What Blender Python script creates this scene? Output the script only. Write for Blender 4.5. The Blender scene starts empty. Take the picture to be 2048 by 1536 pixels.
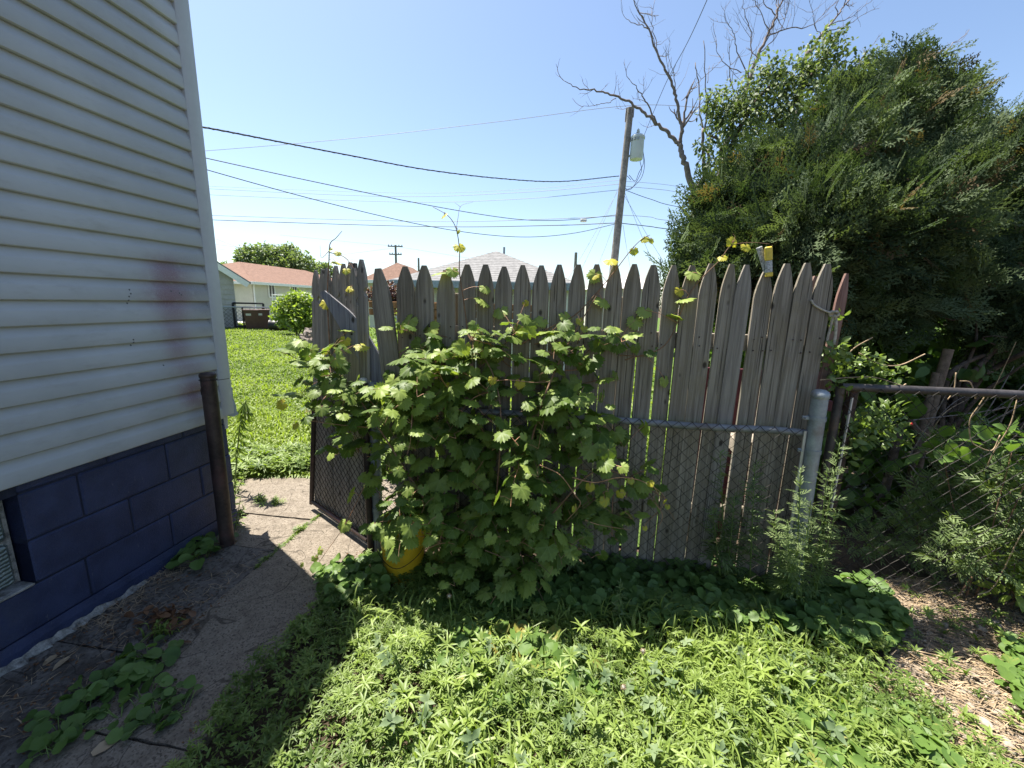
import bpy, bmesh, math, random
import numpy as np
from mathutils import Vector, Matrix

random.seed(7); rng = np.random.default_rng(7)
scene = bpy.context.scene
COL = scene.collection

# ------------------------------------------------------------------ camera
F, HOR, ROLL, EYE = 820.0, 606.0, 1.4, 1.6          # focal length and horizon in pixels of a 2048 x 1536 frame
PITCH = math.atan((768 - HOR) / F); RR = math.radians(ROLL)
O = np.array([0, 0, EYE])
fwd = Vector((0, math.cos(PITCH), -math.sin(PITCH)))
up0 = Vector((0, math.sin(PITCH), math.cos(PITCH))); r0 = Vector((1, 0, 0))
cr = r0 * math.cos(RR) + up0 * math.sin(RR); cu = up0 * math.cos(RR) - r0 * math.sin(RR)
cam = bpy.data.objects.new('camera', bpy.data.cameras.new('camera')); COL.objects.link(cam)
m = Matrix.Identity(4)
for i in range(3):
    m[i][0], m[i][1], m[i][2], m[i][3] = cr[i], cu[i], -fwd[i], O[i]
cam.matrix_world = m
cam.data.sensor_width = 36; cam.data.lens = F / 2048 * 36
cam.data.clip_end = 2000; cam.data.clip_start = 0.02
scene.camera = cam

# ------------------------------------------------------------------ sky, sun, exposure
SUN_EL = math.radians(66)
SUN_DIR = Vector((-0.78 * math.cos(SUN_EL), 0.626 * math.cos(SUN_EL), math.sin(SUN_EL))).normalized()
world = bpy.data.worlds.new('World'); scene.world = world; world.use_nodes = True
wn = world.node_tree; wn.nodes.clear()
wo = wn.nodes.new('ShaderNodeOutputWorld'); wb = wn.nodes.new('ShaderNodeBackground'); ws = wn.nodes.new('ShaderNodeTexSky')
ws.sky_type = 'NISHITA'; ws.sun_disc = False
ws.sun_elevation = SUN_EL; ws.sun_rotation = math.atan2(SUN_DIR.x, SUN_DIR.y)
ws.altitude = 200; ws.air_density = 1.0; ws.dust_density = 1.1; ws.ozone_density = 1.5
wb.inputs['Strength'].default_value = 0.077
wn.links.new(ws.outputs[0], wb.inputs[0]); wn.links.new(wb.outputs[0], wo.inputs[0])
sl = bpy.data.lights.new('sun', 'SUN'); sl.energy = 5.0; sl.angle = math.radians(0.53); sl.color = (1, 0.95, 0.86)
so = bpy.data.objects.new('sun', sl); COL.objects.link(so)
so.rotation_euler = SUN_DIR.to_track_quat('Z', 'Y').to_euler(); so.location = (-8, 8, 20)
vs = scene.view_settings
scene.display_settings.display_device = 'sRGB'
vs.view_transform = 'Standard'; vs.look = 'None'; vs.gamma = 1; vs.use_curve_mapping = False
vs.exposure = 1.55
scene.render.engine = 'CYCLES'
cy = scene.cycles
cy.max_bounces = 7; cy.diffuse_bounces = 4; cy.glossy_bounces = 3; cy.transmission_bounces = 5; cy.transparent_max_bounces = 8
cy.use_denoising = True; cy.caustics_reflective = False; cy.caustics_refractive = False
cy.sample_clamp_indirect = 6

# ------------------------------------------------------------------ geometry of the view: where a line of sight meets the place
def ray(x, y):
    u, v = (x - 1024) / F, -(y - 768) / F
    U = u * math.cos(RR) - v * math.sin(RR); V = u * math.sin(RR) + v * math.cos(RR)
    return np.array([U, math.cos(PITCH) + V * math.sin(PITCH), -math.sin(PITCH) + V * math.cos(PITCH)])
def G(x, y, z=0.0):
    d = ray(x, y); return O + d * ((z - EYE) / d[2])
def AY(x, y, Y):
    d = ray(x, y); return O + d * (Y / d[1])
def PL(x, y, p0, n):
    d = ray(x, y); return O + d * (((np.asarray(p0) - O) @ np.asarray(n)) / (d @ np.asarray(n)))
TH = math.radians(8.0)
W = np.array([math.sin(TH), math.cos(TH), 0]); N = np.array([math.cos(TH), -math.sin(TH), 0])   # along and out of the house wall
UP = np.array([0, 0, 1.0])
TF = math.radians(7.4)
FU = np.array([math.cos(TF), -math.sin(TF), 0]); FN = np.array([-math.sin(TF), -math.cos(TF), 0])  # along the fence, and towards the yard
F0 = np.array([1.164, 2.21, 0])
def FP(x, y, d=0.0): return PL(x, y, F0 + FN * d, FN)
def fpt(s, d=0, z=0): return F0 + FU * s + FN * d + UP * z
def fs(p): return (np.asarray(p) - F0) @ FU
WP = np.array([-2.076, 1.933, 0])
def wpt(s, o=0, z=0): return WP + W * s + N * o + UP * z

# ------------------------------------------------------------------ node helpers / materials
def newmat(name):
    mt = bpy.data.materials.new(name); mt.use_nodes = True
    nt = mt.node_tree; nt.nodes.clear()
    out = nt.nodes.new('ShaderNodeOutputMaterial')
    return mt, nt, out
class NT:
    def __init__(s, nt): s.nt = nt
    def n(s, t, **k):
        nd = s.nt.nodes.new(t)
        for a, b in k.items(): setattr(nd, a, b)
        return nd
    def put(s, sock, v):
        if isinstance(v, bpy.types.NodeSocket): s.nt.links.new(v, sock)
        elif isinstance(v, (tuple, list)) and sock.type == 'RGBA' and len(v) == 3: sock.default_value = (*v, 1)
        else: sock.default_value = v
    def math(s, op, a, b=0.0, c=0.0, clamp=False):
        nd = s.n('ShaderNodeMath', operation=op, use_clamp=clamp)
        for i, v in enumerate((a, b, c)): s.put(nd.inputs[i], v)
        return nd.outputs[0]
    def mix(s, f, a, b, blend='MIX'):
        nd = s.n('ShaderNodeMix', data_type='RGBA', blend_type=blend)
        s.put(nd.inputs[0], f); s.put(nd.inputs[6], a); s.put(nd.inputs[7], b)
        return nd.outputs[2]
    def noise(s, vec, scale, detail=4, rough=.55, dist=0):
        nd = s.n('ShaderNodeTexNoise'); s.put(nd.inputs['Vector'], vec)
        nd.inputs['Scale'].default_value = scale; nd.inputs['Detail'].default_value = detail
        nd.inputs['Roughness'].default_value = rough; nd.inputs['Distortion'].default_value = dist
        return nd.outputs[0]
    def voro(s, vec, scale, feature='F1', out=0, rnd=1.0):
        nd = s.n('ShaderNodeTexVoronoi', feature=feature); s.put(nd.inputs['Vector'], vec)
        nd.inputs['Scale'].default_value = scale; nd.inputs['Randomness'].default_value = rnd
        return nd.outputs[out]
    def ramp(s, v, a, b):
        nd = s.n('ShaderNodeMapRange', interpolation_type='SMOOTHSTEP'); s.put(nd.inputs[0], v)
        nd.inputs[1].default_value = a; nd.inputs[2].default_value = b
        return nd.outputs[0]
    def mapping(s, vec, scale=(1, 1, 1), loc=(0, 0, 0), rot=(0, 0, 0)):
        nd = s.n('ShaderNodeMapping'); s.put(nd.inputs[0], vec)
        s.put(nd.inputs['Scale'], scale) if not isinstance(scale, tuple) else setattr(nd.inputs['Scale'], 'default_value', scale)
        if isinstance(loc, tuple): nd.inputs['Location'].default_value = loc
        else: s.put(nd.inputs['Location'], loc)
        nd.inputs['Rotation'].default_value = rot
        return nd.outputs[0]
    def pos(s): return s.n('ShaderNodeNewGeometry').outputs['Position']
    def obj(s): return s.n('ShaderNodeTexCoord').outputs['Object']
    def rnd(s): return s.n('ShaderNodeObjectInfo').outputs['Random']
    def attr(s, name): return s.n('ShaderNodeAttribute', attribute_name=name).outputs['Fac']
    def bump(s, h, strength=.3, dist=.01):
        nd = s.n('ShaderNodeBump'); s.put(nd.inputs['Height'], h)
        nd.inputs['Strength'].default_value = strength; nd.inputs['Distance'].default_value = dist
        return nd.outputs[0]
    def bsdf(s, col, rough=.7, spec=.3, metal=0, normal=None, **k):
        nd = s.n('ShaderNodeBsdfPrincipled')
        s.put(nd.inputs['Base Color'], col); s.put(nd.inputs['Roughness'], rough)
        s.put(nd.inputs['Specular IOR Level'], spec); s.put(nd.inputs['Metallic'], metal)
        if normal is not None: s.put(nd.inputs['Normal'], normal)
        for a, b in k.items(): s.put(nd.inputs[a.replace('_', ' ')], b)
        return nd.outputs[0]

def plain(name, col, rough=.7, spec=.3, metal=0, var=.25, scale=8, bump=.15, dirt=None):
    mt, nt, out = newmat(name); t = NT(nt); p = t.pos()
    nz = t.noise(p, scale, 5, .6); n2 = t.noise(p, scale * 6, 3)
    v = t.math('ADD', t.math('MULTIPLY', nz, .7), t.math('MULTIPLY', n2, .3))
    c = t.mix(t.ramp(v, .3, .7), tuple(x * (1 - var) for x in col), tuple(min(1, x * (1 + var)) for x in col))
    if dirt: c = t.mix(t.math('MULTIPLY', t.ramp(t.noise(p, scale * .6, 6, .65), .48, .72), dirt[1]), c, dirt[0])
    nt.links.new(t.bsdf(c, rough, spec, metal, t.bump(n2, bump, .004)), out.inputs[0])
    return mt

def leafmat(name, dark, light, young=None, trans=.32, rough=.5, spec=.35, veins=None, tcol=1.7, objrand=False):
    mt, nt, out = newmat(name); t = NT(nt)
    f = t.attr('tint')
    if objrand: f = t.math('ADD', t.math('MULTIPLY', f, .5), t.math('MULTIPLY', t.rnd(), .5))
    f = t.math('ADD', f, t.math('MULTIPLY', t.math('SUBTRACT', t.noise(t.pos(), 60, 2), .5), .35), clamp=True)
    c = t.mix(t.ramp(f, 0, .85), dark, light)
    if young: c = t.mix(t.ramp(f, .84, .98), c, young)
    if veins: c = t.mix(t.math('MULTIPLY', t.math('POWER', t.attr('vein'), 9.0), .55), c, veins)
    b = t.bsdf(c, rough, spec)
    tr = t.n('ShaderNodeBsdfTranslucent')
    tc = t.mix(1.0, c, (1.0 * tcol, 1.06 * tcol, .42 * tcol), 'MULTIPLY')
    t.put(tr.inputs[0], tc)
    mx = t.n('ShaderNodeMixShader'); mx.inputs[0].default_value = trans
    nt.links.new(b, mx.inputs[1]); nt.links.new(tr.outputs[0], mx.inputs[2]); nt.links.new(mx.outputs[0], out.inputs[0])
    return mt

M = {}
def wood(name, a, b, warm, knots=True):
    mt, nt, out = newmat(name); t = NT(nt)
    r = t.rnd(); off = t.n('ShaderNodeCombineXYZ')
    t.put(off.inputs[0], t.math('MULTIPLY', r, 37.0)); t.put(off.inputs[2], t.math('MULTIPLY', r, 91.0))
    o = t.mapping(t.obj(), (1, 1, 1), off.outputs[0])
    g = t.noise(t.mapping(o, (90, 90, 2.2)), 1, 5, .6, .6)
    g2 = t.noise(t.mapping(o, (22, 22, 1.3)), 1, 4, .6, 1.2)
    blotch = t.noise(o, 5, 5, .65)
    c = t.mix(t.ramp(g, .3, .72), a, b)
    c = t.mix(t.math('MULTIPLY', t.ramp(g2, .45, .7), .5), c, tuple(x * .55 for x in a))
    c = t.mix(t.math('MULTIPLY', t.ramp(blotch, .45, .7), .6), c, warm)
    c = t.mix(t.math('MULTIPLY', t.ramp(r, .55, 1.0), .35), c, tuple(x * .6 for x in warm))
    h = g
    if knots:
        vd = t.voro(t.mapping(o, (9, .01, 5)), 1.0)
        k = t.math('MULTIPLY', t.math('SUBTRACT', 1.0, t.ramp(vd, .05, .13)), 1.0)
        c = t.mix(t.math('MULTIPLY', k, .85), c, (.022, .018, .015))
        ck = t.noise(t.mapping(o, (160, 160, 2.0)), 1, 2, .5)
        c = t.mix(t.math('MULTIPLY', t.ramp(ck, .64, .7), .8), c, (.02, .018, .016))
        h = t.math('SUBTRACT', g, t.math('ADD', t.ramp(ck, .62, .7), k))
    nt.links.new(t.bsdf(c, .9, .12, 0, t.bump(h, .6, .004)), out.inputs[0])
    return mt
M['wood'] = wood('weathered_wood', (.165, .144, .114), (.322, .286, .234), (.215, .178, .118))
M['wood_gray'] = wood('silver_wood', (.21, .19, .165), (.38, .347, .305), (.26, .23, .185))
M['wood_blue'] = wood('bluish_grey_wood', (.19, .188, .21), (.32, .315, .34), (.2, .19, .19))
M['wood_red'] = wood('red_stained_wood', (.16, .085, .07), (.30, .19, .16), (.2, .15, .12))
M['wood_brown'] = wood('brown_board_wood', (.22, .12, .06), (.36, .2, .10), (.26, .14, .06))
M['maroon'] = plain('maroon_paint', (.10, .028, .038), .6, .3, var=.3)

def siding_mat():
    mt, nt, out = newmat('vinyl_siding'); t = NT(nt); p = t.pos()
    sn = t.n('ShaderNodeVectorMath', operation='DOT_PRODUCT'); t.put(sn.inputs[0], p); sn.inputs[1].default_value = tuple(W)
    s = t.math('SUBTRACT', sn.outputs['Value'], float(WP @ W))
    sp = t.n('ShaderNodeSeparateXYZ'); t.put(sp.inputs[0], p); z = sp.outputs[2]
    big = t.noise(p, 1.7, 5, .6); fine = t.noise(t.mapping(p, (30, 30, 260)), 1, 3)
    c = t.mix(t.ramp(big, .35, .7), (.35, .363, .372), (.415, .428, .437))
    c = t.mix(t.math('MULTIPLY', t.ramp(t.noise(t.mapping(p, (3, 3, 9)), 2, 6, .7), .5, .75), .4), c, (.27, .265, .25))
    grit = t.noise(p, 420, 2)
    def spray(s0, z0, rs, rz, col, amt, c):
        rs, rz, amt = rs * 1.75, rz * 1.6, min(1, amt * .8)
        dx = t.math('DIVIDE', t.math('SUBTRACT', s, s0), rs); dz = t.math('DIVIDE', t.math('SUBTRACT', z, z0), rz)
        d = t.math('ADD', t.math('MULTIPLY', dx, dx), t.math('MULTIPLY', dz, dz))
        e = t.math('POWER', 2.718, t.math('MULTIPLY', d, -1.0))
        e = t.math('MULTIPLY', e, t.ramp(t.noise(p, 14, 4, .6), .12, .5))
        e = t.math('ADD', e, t.math('MULTIPLY', t.math('SUBTRACT', grit, .5), t.math('MULTIPLY', e, 2.8)), clamp=True)
        return t.mix(t.math('MULTIPLY', e, amt), c, col)
    red, gry = (.17, .06, .095), (.13, .125, .14)
    for a in [(.50, 1.74, .06, .045, red, .9), (.50, 1.60, .075, .06, red, .95), (.50, 1.44, .05, .09, red, .55), (.50, 1.28, .045, .06, red, .5),
              (.56, 1.16, .06, .03, red, .45), (.56, 1.03, .06, .04, red, .75), (.57, .96, .05, .035, red, .7), (.63, 1.77, .06, .03, gry, .55),
              (.68, 1.63, .07, .03, gry, .65), (.72, 1.52, .05, .03, gry, .65), (.70, 1.40, .05, .03, gry, .4), (.60, .86, .07, .03, gry, .35), (.80, 1.55, .02, .12, gry, .5), (.66, 1.84, .12, .03, gry, .25)]:
        c = spray(*a, c)
    # a few punched nail-size marks
    for (a, b) in [(.27, 1.62), (.273, 1.60), (.262, 1.585), (.258, 1.565), (.262, 1.55), (.25, 1.36), (.25, 1.345), (.247, 1.33), (.50, 1.62), (.56, 1.6), (.55, 1.61), (.40, 1.20), (.39, 1.12)]:
        dx = t.math('SUBTRACT', s, a); dz = t.math('SUBTRACT', z, b)
        d = t.math('SQRT', t.math('ADD', t.math('MULTIPLY', dx, dx), t.math('MULTIPLY', dz, dz)))
        c = t.mix(t.math('SUBTRACT', 1.0, t.ramp(d, .0035, .0055)), c, (.08, .08, .085))
    nt.links.new(t.bsdf(c, .5, .35, 0, t.bump(fine, .12, .002)), out.inputs[0])
    return mt
M['siding'] = siding_mat()
M['trim'] = plain('white_trim', (.41, .425, .44), .45, .4, var=.05, scale=5, bump=.05)
def navy():
    mt, nt, out = newmat('navy_block_paint'); t = NT(nt); p = t.pos()
    n1 = t.noise(p, 9, 5, .6); n2 = t.noise(p, 110, 4, .7)
    c = t.mix(t.ramp(n1, .3, .7), (.017, .025, .068), (.030, .042, .105))
    c = t.mix(t.math('MULTIPLY', t.ramp(t.noise(t.mapping(p, (40, 40, 9)), 1, 4, .7), .66, .72), .35), c, (.2, .2, .22))
    c = t.mix(t.math('MULTIPLY', t.ramp(t.noise(p, 3.1, 6, .7), .55, .75), .45), c, (.055, .062, .09))
    nt.links.new(t.bsdf(c, .55, .4, 0, t.bump(t.math('ADD', n2, t.math('MULTIPLY', t.ramp(t.voro(p, 85), .0, .25), .5)), .9, .005)), out.inputs[0]); return mt
M['navy'] = navy()
M['navy_dark'] = plain('navy_mortar_paint', (.014, .019, .042), .6, .3, var=.3, scale=30, bump=.4)
M['chalk'] = plain('flaking_white_mortar', (.25, .24, .225), .9, .1, var=.5, scale=30, bump=.9, dirt=((.05, .045, .04), .95))

def concrete(name, a, b, speck, dirt, dirtamt, agg=150):
    mt, nt, out = newmat(name); t = NT(nt); p = t.pos()
    big = t.noise(p, 2.3, 6, .65); md = t.noise(p, 13, 5, .6)
    v = t.voro(p, agg, out=1); sepv = t.n('ShaderNodeSeparateColor'); t.put(sepv.inputs[0], v)
    vd = t.voro(p, agg)
    c = t.mix(t.ramp(big, .3, .7), a, b)
    c = t.mix(t.math('MULTIPLY', sepv.outputs[0], .5), c, speck)
    c = t.mix(t.math('MULTIPLY', t.ramp(sepv.outputs[1], .7, .95), .7), c, tuple(x * .35 for x in a))
    c = t.mix(t.math('MULTIPLY', t.ramp(t.math('ADD', t.math('MULTIPLY', big, .5), t.math('MULTIPLY', md, .5)), .45, .62), dirtamt), c, dirt)
    cr_ = t.math('ABSOLUTE', t.math('SUBTRACT', t.noise(p, 1.6, 3, .5, 1.0), .5)); c = t.mix(t.math('MULTIPLY', t.math('SUBTRACT', 1.0, t.ramp(cr_, .0012, .004)), .7), c, tuple(x * .3 for x in a))
    c = t.mix(t.math('MULTIPLY', t.ramp(t.noise(p, 5.5, 4, .7), .56, .66), .35), c, tuple(x * .5 for x in a))
    fine = t.noise(p, 700, 2)
    c = t.mix(t.math('MULTIPLY', t.ramp(fine, .58, .75), .35), c, tuple(min(1, x * 1.5) for x in b))
    nt.links.new(t.bsdf(c, .92, .15, 0, t.bump(t.math('ADD', t.math('MULTIPLY', vd, -.8), md), .55, .006)), out.inputs[0]); return mt
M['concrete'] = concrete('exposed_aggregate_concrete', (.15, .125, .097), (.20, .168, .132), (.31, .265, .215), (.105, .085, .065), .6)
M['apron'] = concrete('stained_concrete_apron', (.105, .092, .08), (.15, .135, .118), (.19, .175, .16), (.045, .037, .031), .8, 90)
M['drive'] = plain('driveway_concrete', (.45, .43, .40), .9, .1, var=.1, scale=2)
def soil(name, a, b, c3):
    mt, nt, out = newmat(name); t = NT(nt); p = t.pos()
    n1 = t.noise(p, 3, 6, .7); n2 = t.noise(p, 60, 4, .7); n3 = t.noise(t.mapping(p, (35, 120, 35), rot=(0, 0, .8)), 1, 4)
    c = t.mix(t.ramp(n1, .35, .65), a, b); c = t.mix(t.ramp(n2, .52, .72), c, c3); c = t.mix(t.math('MULTIPLY', t.ramp(n3, .55, .65), .5), c, tuple(x * 1.3 for x in c3))
    nt.links.new(t.bsdf(c, .95, .1, 0, t.bump(n2, .9, .015)), out.inputs[0]); return mt
M['soil'] = soil('garden_soil', (.05, .036, .025), (.085, .062, .043), (.12, .09, .062))
M['sand'] = soil('gravelly_sand', (.20, .155, .115), (.29, .235, .18), (.36, .30, .24))
M['lawn'] = soil('lawn_base', (.055, .095, .02), (.085, .14, .03), (.12, .16, .045))
M['galv'] = plain('galvanised_steel', (.27, .305, .325), .5, .5, .35, var=.2, scale=14, bump=.1, dirt=((.17, .12, .09), .5))
M['galv_rust'] = plain('rusting_galvanised_pipe', (.19, .20, .21), .6, .4, .3, var=.25, scale=10, bump=.2, dirt=((.12, .065, .045), .85))
M['rust'] = plain('dark_rusted_steel', (.048, .034, .03), .55, .45, .35, var=.5, scale=9, bump=.3, dirt=((.10, .045, .045), .8))
M['black_pipe'] = plain('black_coated_pipe', (.05, .045, .045), .5, .45, .2, var=.5, scale=12, bump=.15, dirt=((.14, .09, .065), .7))
M['wire'] = plain('rusty_fence_wire', (.024, .020, .017), .7, .3, .0, var=.5, scale=25)
M['cap'] = plain('pale_metal_cap', (.5, .49, .47), .45, .5, .4, var=.15)
M['yellow'] = plain('yellow_plastic', (.66, .40, .02), .42, .45, var=.12, scale=12, dirt=((.45, .28, .05), .5))
M['yellow_old'] = plain('worn_yellow_paint', (.62, .47, .06), .5, .4, var=.15, scale=40, dirt=((.4, .3, .08), .6))
M['peeling'] = plain('peeling_grey_paint', (.40, .41, .40), .8, .2, var=.5, scale=120, dirt=((.06, .06, .05), .85))
M['tar'] = plain('black_tar', (.03, .03, .035), .9)
M['rope'] = plain('old_rope_fibre', (.42, .38, .31), .95, .05, var=.35, scale=60, bump=.8)
M['bark'] = plain('grey_bark', (.11, .085, .068), .95, .1, var=.45, scale=22, bump=1.0)
M['bark_red'] = plain('brown_grey_bark', (.10, .078, .064), .95, .1, var=.5, scale=26, bump=1.0)
M['cutwood'] = plain('cut_stump_wood', (.16, .12, .09), .9, .1, var=.4, scale=30, bump=.6)
M['twig'] = plain('bare_twig_bark', (.19, .16, .145), .9, .1, var=.3, scale=30)
M['polewood'] = plain('pole_wood', (.205, .19, .175), .9, .15, var=.35, scale=6, bump=.6)
M['transformer'] = plain('transformer_grey', (.42, .48, .47), .45, .4, var=.08, scale=3)
M['cable'] = plain('black_cable', (.02, .02, .022), .6, .3, var=.1)
M['cable_pale'] = plain('grey_cable', (.22, .235, .26), .6, .3, var=.1)
M['stem'] = plain('vine_stem_bark', (.20, .12, .075), .8, .2, var=.4, scale=30)
M['stem_red'] = plain('reddish_vine_tendril', (.36, .19, .11), .6, .3, var=.35, scale=25)
M['stem_green'] = plain('green_plant_stem', (.13, .19, .05), .65, .3, var=.3, scale=30)
M['straw'] = plain('dry_straw', (.33, .245, .155), .9, .1, var=.5, scale=16)
M['stone'] = plain('pale_field_stone', (.27, .23, .185), .85, .2, var=.35, scale=18, bump=.5)
M['shingle_orange'] = plain('orange_roof_shingle', (.20, .125, .095), .9, .1, var=.2, scale=5, bump=.5)
M['shingle_grey'] = plain('grey_roof_shingle', (.20, .197, .195), .9, .1, var=.25, scale=11, bump=.3)
M['cream'] = plain('cream_siding', (.58, .55, .47), .7, .2, var=.06, scale=2)
M['greysiding'] = plain('grey_shingle_siding', (.36, .345, .32), .8, .2, var=.15, scale=3)
M['fascia'] = plain('blue_grey_fascia', (.28, .33, .38), .7, .2, var=.25, scale=9, bump=.2, dirt=((.14, .13, .12), .6))
M['white'] = plain('white_paint', (.74, .74, .72), .6, .3, var=.05)
M['roofwhite'] = plain('white_roof', (.62, .57, .56), .7, .2, var=.06)
M['glass_dark'] = plain('dark_window_glass', (.025, .028, .032), .08, .6, var=.1)
M['cart'] = plain('brown_plastic_cart', (.085, .04, .032), .5, .4, var=.15)
M['blackplastic'] = plain('black_plastic', (.018, .018, .02), .45, .4, var=.2)
M['rubble'] = plain('broken_brick', (.22, .185, .16), .9, .1, var=.4, scale=7)
M['petal'] = plain('seed_head_fluff', (.45, .43, .39), .9, .05, var=.1)
M['deadleaf'] = leafmat('dead_leaf', (.075, .035, .016), (.17, .085, .04), trans=.15, objrand=True)
M['tanleaf'] = leafmat('pale_dry_leaf', (.24, .17, .10), (.38, .29, .19), trans=.15, objrand=True)
M['grape'] = leafmat('grape_leaf', (.070, .118, .020), (.265, .335, .075), (.42, .38, .04), trans=.34, rough=.5, spec=.28, veins=(.26, .32, .13), objrand=False)
M['rosette'] = leafmat('low_weed_leaf', (.07, .115, .022), (.195, .265, .06), trans=.33, rough=.5)
M['violet'] = leafmat('round_violet_leaf', (.055, .11, .022), (.115, .19, .04), (.26, .22, .05), trans=.3, rough=.5, spec=.3)
M['violet_shade'] = leafmat('shaded_violet_leaf', (.065, .12, .028), (.125, .205, .05), (.2, .2, .03), trans=.3, rough=.5, spec=.3)  # copy of the violet leaf for shaded spots; colour lifted against the shade
M['grass'] = leafmat('grass_blade', (.11, .17, .032), (.225, .295, .07), trans=.36, rough=.45)
M['lawnblade'] = leafmat('lawn_blade', (.10, .155, .020), (.21, .27, .045), trans=.38, rough=.5)
M['bluegreen'] = leafmat('grey_green_weed_leaf', (.09, .14, .06), (.16, .215, .10), trans=.25, rough=.6)
M['mugwort'] = leafmat('mugwort_leaf', (.075, .12, .04), (.18, .235, .09), trans=.3, rough=.55)
M['nightshade'] = leafmat('small_vine_leaf', (.07, .12, .03), (.15, .21, .06), trans=.32, rough=.4, spec=.45)
M['cedar'] = leafmat('arborvitae_spray', (.027, .047, .022), (.110, .148, .070), (.12, .085, .045), trans=.26, rough=.7, spec=.12)
M['treeleaf'] = leafmat('glossy_tree_leaf', (.06, .09, .035), (.14, .18, .08), trans=.3, rough=.55, spec=.25)
M['farleaf'] = leafmat('far_tree_leaf', (.08, .12, .055), (.18, .23, .10), trans=.3)
M['bushleaf'] = leafmat('bright_bush_leaf', (.085, .14, .025), (.25, .32, .07), trans=.35)
M['purpleleaf'] = leafmat('purple_bush_leaf', (.06, .025, .025), (.13, .06, .055), trans=.2)

def glassblock():
    mt, nt, out = newmat('glass_block'); t = NT(nt); p = t.pos()
    w = t.n('ShaderNodeTexWave'); t.put(w.inputs[0], t.mapping(p, (1, 1, 1), rot=(.7, .2, .4))); w.inputs['Scale'].default_value = 45; w.inputs['Distortion'].default_value = 2.5
    c = t.mix(w.outputs[1], (.05, .065, .06), (.22, .26, .25))
    nt.links.new(t.bsdf(c, .12, .7, 0, t.bump(w.outputs[1], .6, .006)), out.inputs[0]); return mt
M['glassblock'] = glassblock()

# ------------------------------------------------------------------ mesh helpers
class MB:
    def __init__(s): s.v = []; s.f = []; s.n = 0
    def add(s, V, Fc):
        V = np.asarray(V, float); s.v.append(V)
        s.f += [tuple(int(i) + s.n for i in f) for f in Fc]; s.n += len(V); return s
    def box(s, c, size, R=None, bev=0.0):
        V, Fc = boxdata(tuple(round(float(x), 5) for x in size), round(bev, 5))
        V = V if R is None else V @ np.asarray(R).T
        return s.add(V + np.asarray(c), Fc)
    def tube(s, pts, r, sides=8, caps=True):
        pts = np.asarray(pts, float); n = len(pts)
        rad = np.full(n, r) if np.isscalar(r) else np.asarray(r, float)
        tan = np.gradient(pts, axis=0); tan /= np.linalg.norm(tan, axis=1)[:, None] + 1e-12
        a = np.array([0, 0, 1.0]) if abs(tan[0][2]) < .9 else np.array([1.0, 0, 0])
        x = np.cross(tan[0], a); x /= np.linalg.norm(x); V = []
        for i in range(n):
            x = x - tan[i] * (x @ tan[i]); x /= np.linalg.norm(x) + 1e-12; y = np.cross(tan[i], x)
            for k in range(sides):
                an = 2 * math.pi * k / sides
                V.append(pts[i] + rad[i] * (math.cos(an) * x + math.sin(an) * y))
        Fc = []
        for i in range(n - 1):
            for k in range(sides):
                k2 = (k + 1) % sides
                Fc.append((i * sides + k, i * sides + k2, (i + 1) * sides + k2, (i + 1) * sides + k))
        if caps:
            Fc.append(tuple(range(sides))[::-1]); Fc.append(tuple((n - 1) * sides + k for k in range(sides)))
        return s.add(V, Fc)
    def lathe(s, c, prof, sides=24, axis=None):
        V = []; Fc = []; n = len(prof)
        for (r, z) in prof:
            for k in range(sides):
                an = 2 * math.pi * k / sides; V.append((r * math.cos(an), r * math.sin(an), z))
        for i in range(n - 1):
            for k in range(sides):
                k2 = (k + 1) % sides
                Fc.append((i * sides + k, i * sides + k2, (i + 1) * sides + k2, (i + 1) * sides + k))
        V = np.array(V)
        if axis is not None: V = V @ np.asarray(axis).T
        return s.add(V + np.asarray(c), Fc)
    def extr(s, poly, vec):
        poly = np.asarray(poly, float); n = len(poly); V = np.vstack([poly, poly + np.asarray(vec)])
        Fc = [tuple(range(n))[::-1], tuple(range(n, 2 * n))] + [(i, (i + 1) % n, n + (i + 1) % n, n + i) for i in range(n)]
        return s.add(V, Fc)
    def data(s): return (np.vstack(s.v) if s.v else np.zeros((0, 3))), s.f
_bc = {}
def boxdata(size, bev):
    k = (size, bev)
    if k not in _bc:
        bm = bmesh.new(); bmesh.ops.create_cube(bm, size=1.0)
        bmesh.ops.scale(bm, vec=size, verts=bm.verts)
        if bev > 0: bmesh.ops.bevel(bm, geom=list(bm.edges), offset=bev, segments=1, affect='EDGES')
        bm.verts.index_update()
        _bc[k] = (np.array([v.co[:] for v in bm.verts]), [tuple(v.index for v in f.verts) for f in bm.faces]); bm.free()
    return _bc[k]
def frame(x, y, z): return np.stack([x, y, z], 1)
RW = frame(W, N, UP); RF = frame(FU, FN, UP)

ROOTLOC = {}
def link(o, parent=None):
    COL.objects.link(o)
    if parent is not None: o.parent = parent
    return o
def wloc(p):
    l = np.zeros(3)
    while p is not None: l = l + np.array(p.location); p = p.parent
    return l
def obj(name, mb, mat, parent=None, smooth=False, at=None):
    """one mesh object; vertices are given in world coordinates; AT is its origin"""
    V, Fc = mb.data() if isinstance(mb, MB) else mb
    base = wloc(parent); at = base if at is None else np.asarray(at, float)
    me = bpy.data.meshes.new(name)
    me.from_pydata((V - at).tolist(), [], Fc); me.update()
    bm = bmesh.new(); bm.from_mesh(me); bmesh.ops.recalc_face_normals(bm, faces=bm.faces); bm.to_mesh(me); bm.free()
    if smooth: me.polygons.foreach_set('use_smooth', [True] * len(me.polygons))
    me.materials.append(mat if not isinstance(mat, str) else M[mat])
    o = bpy.data.objects.new(name, me); o.location = Vector(at - base); return link(o, parent)
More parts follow.
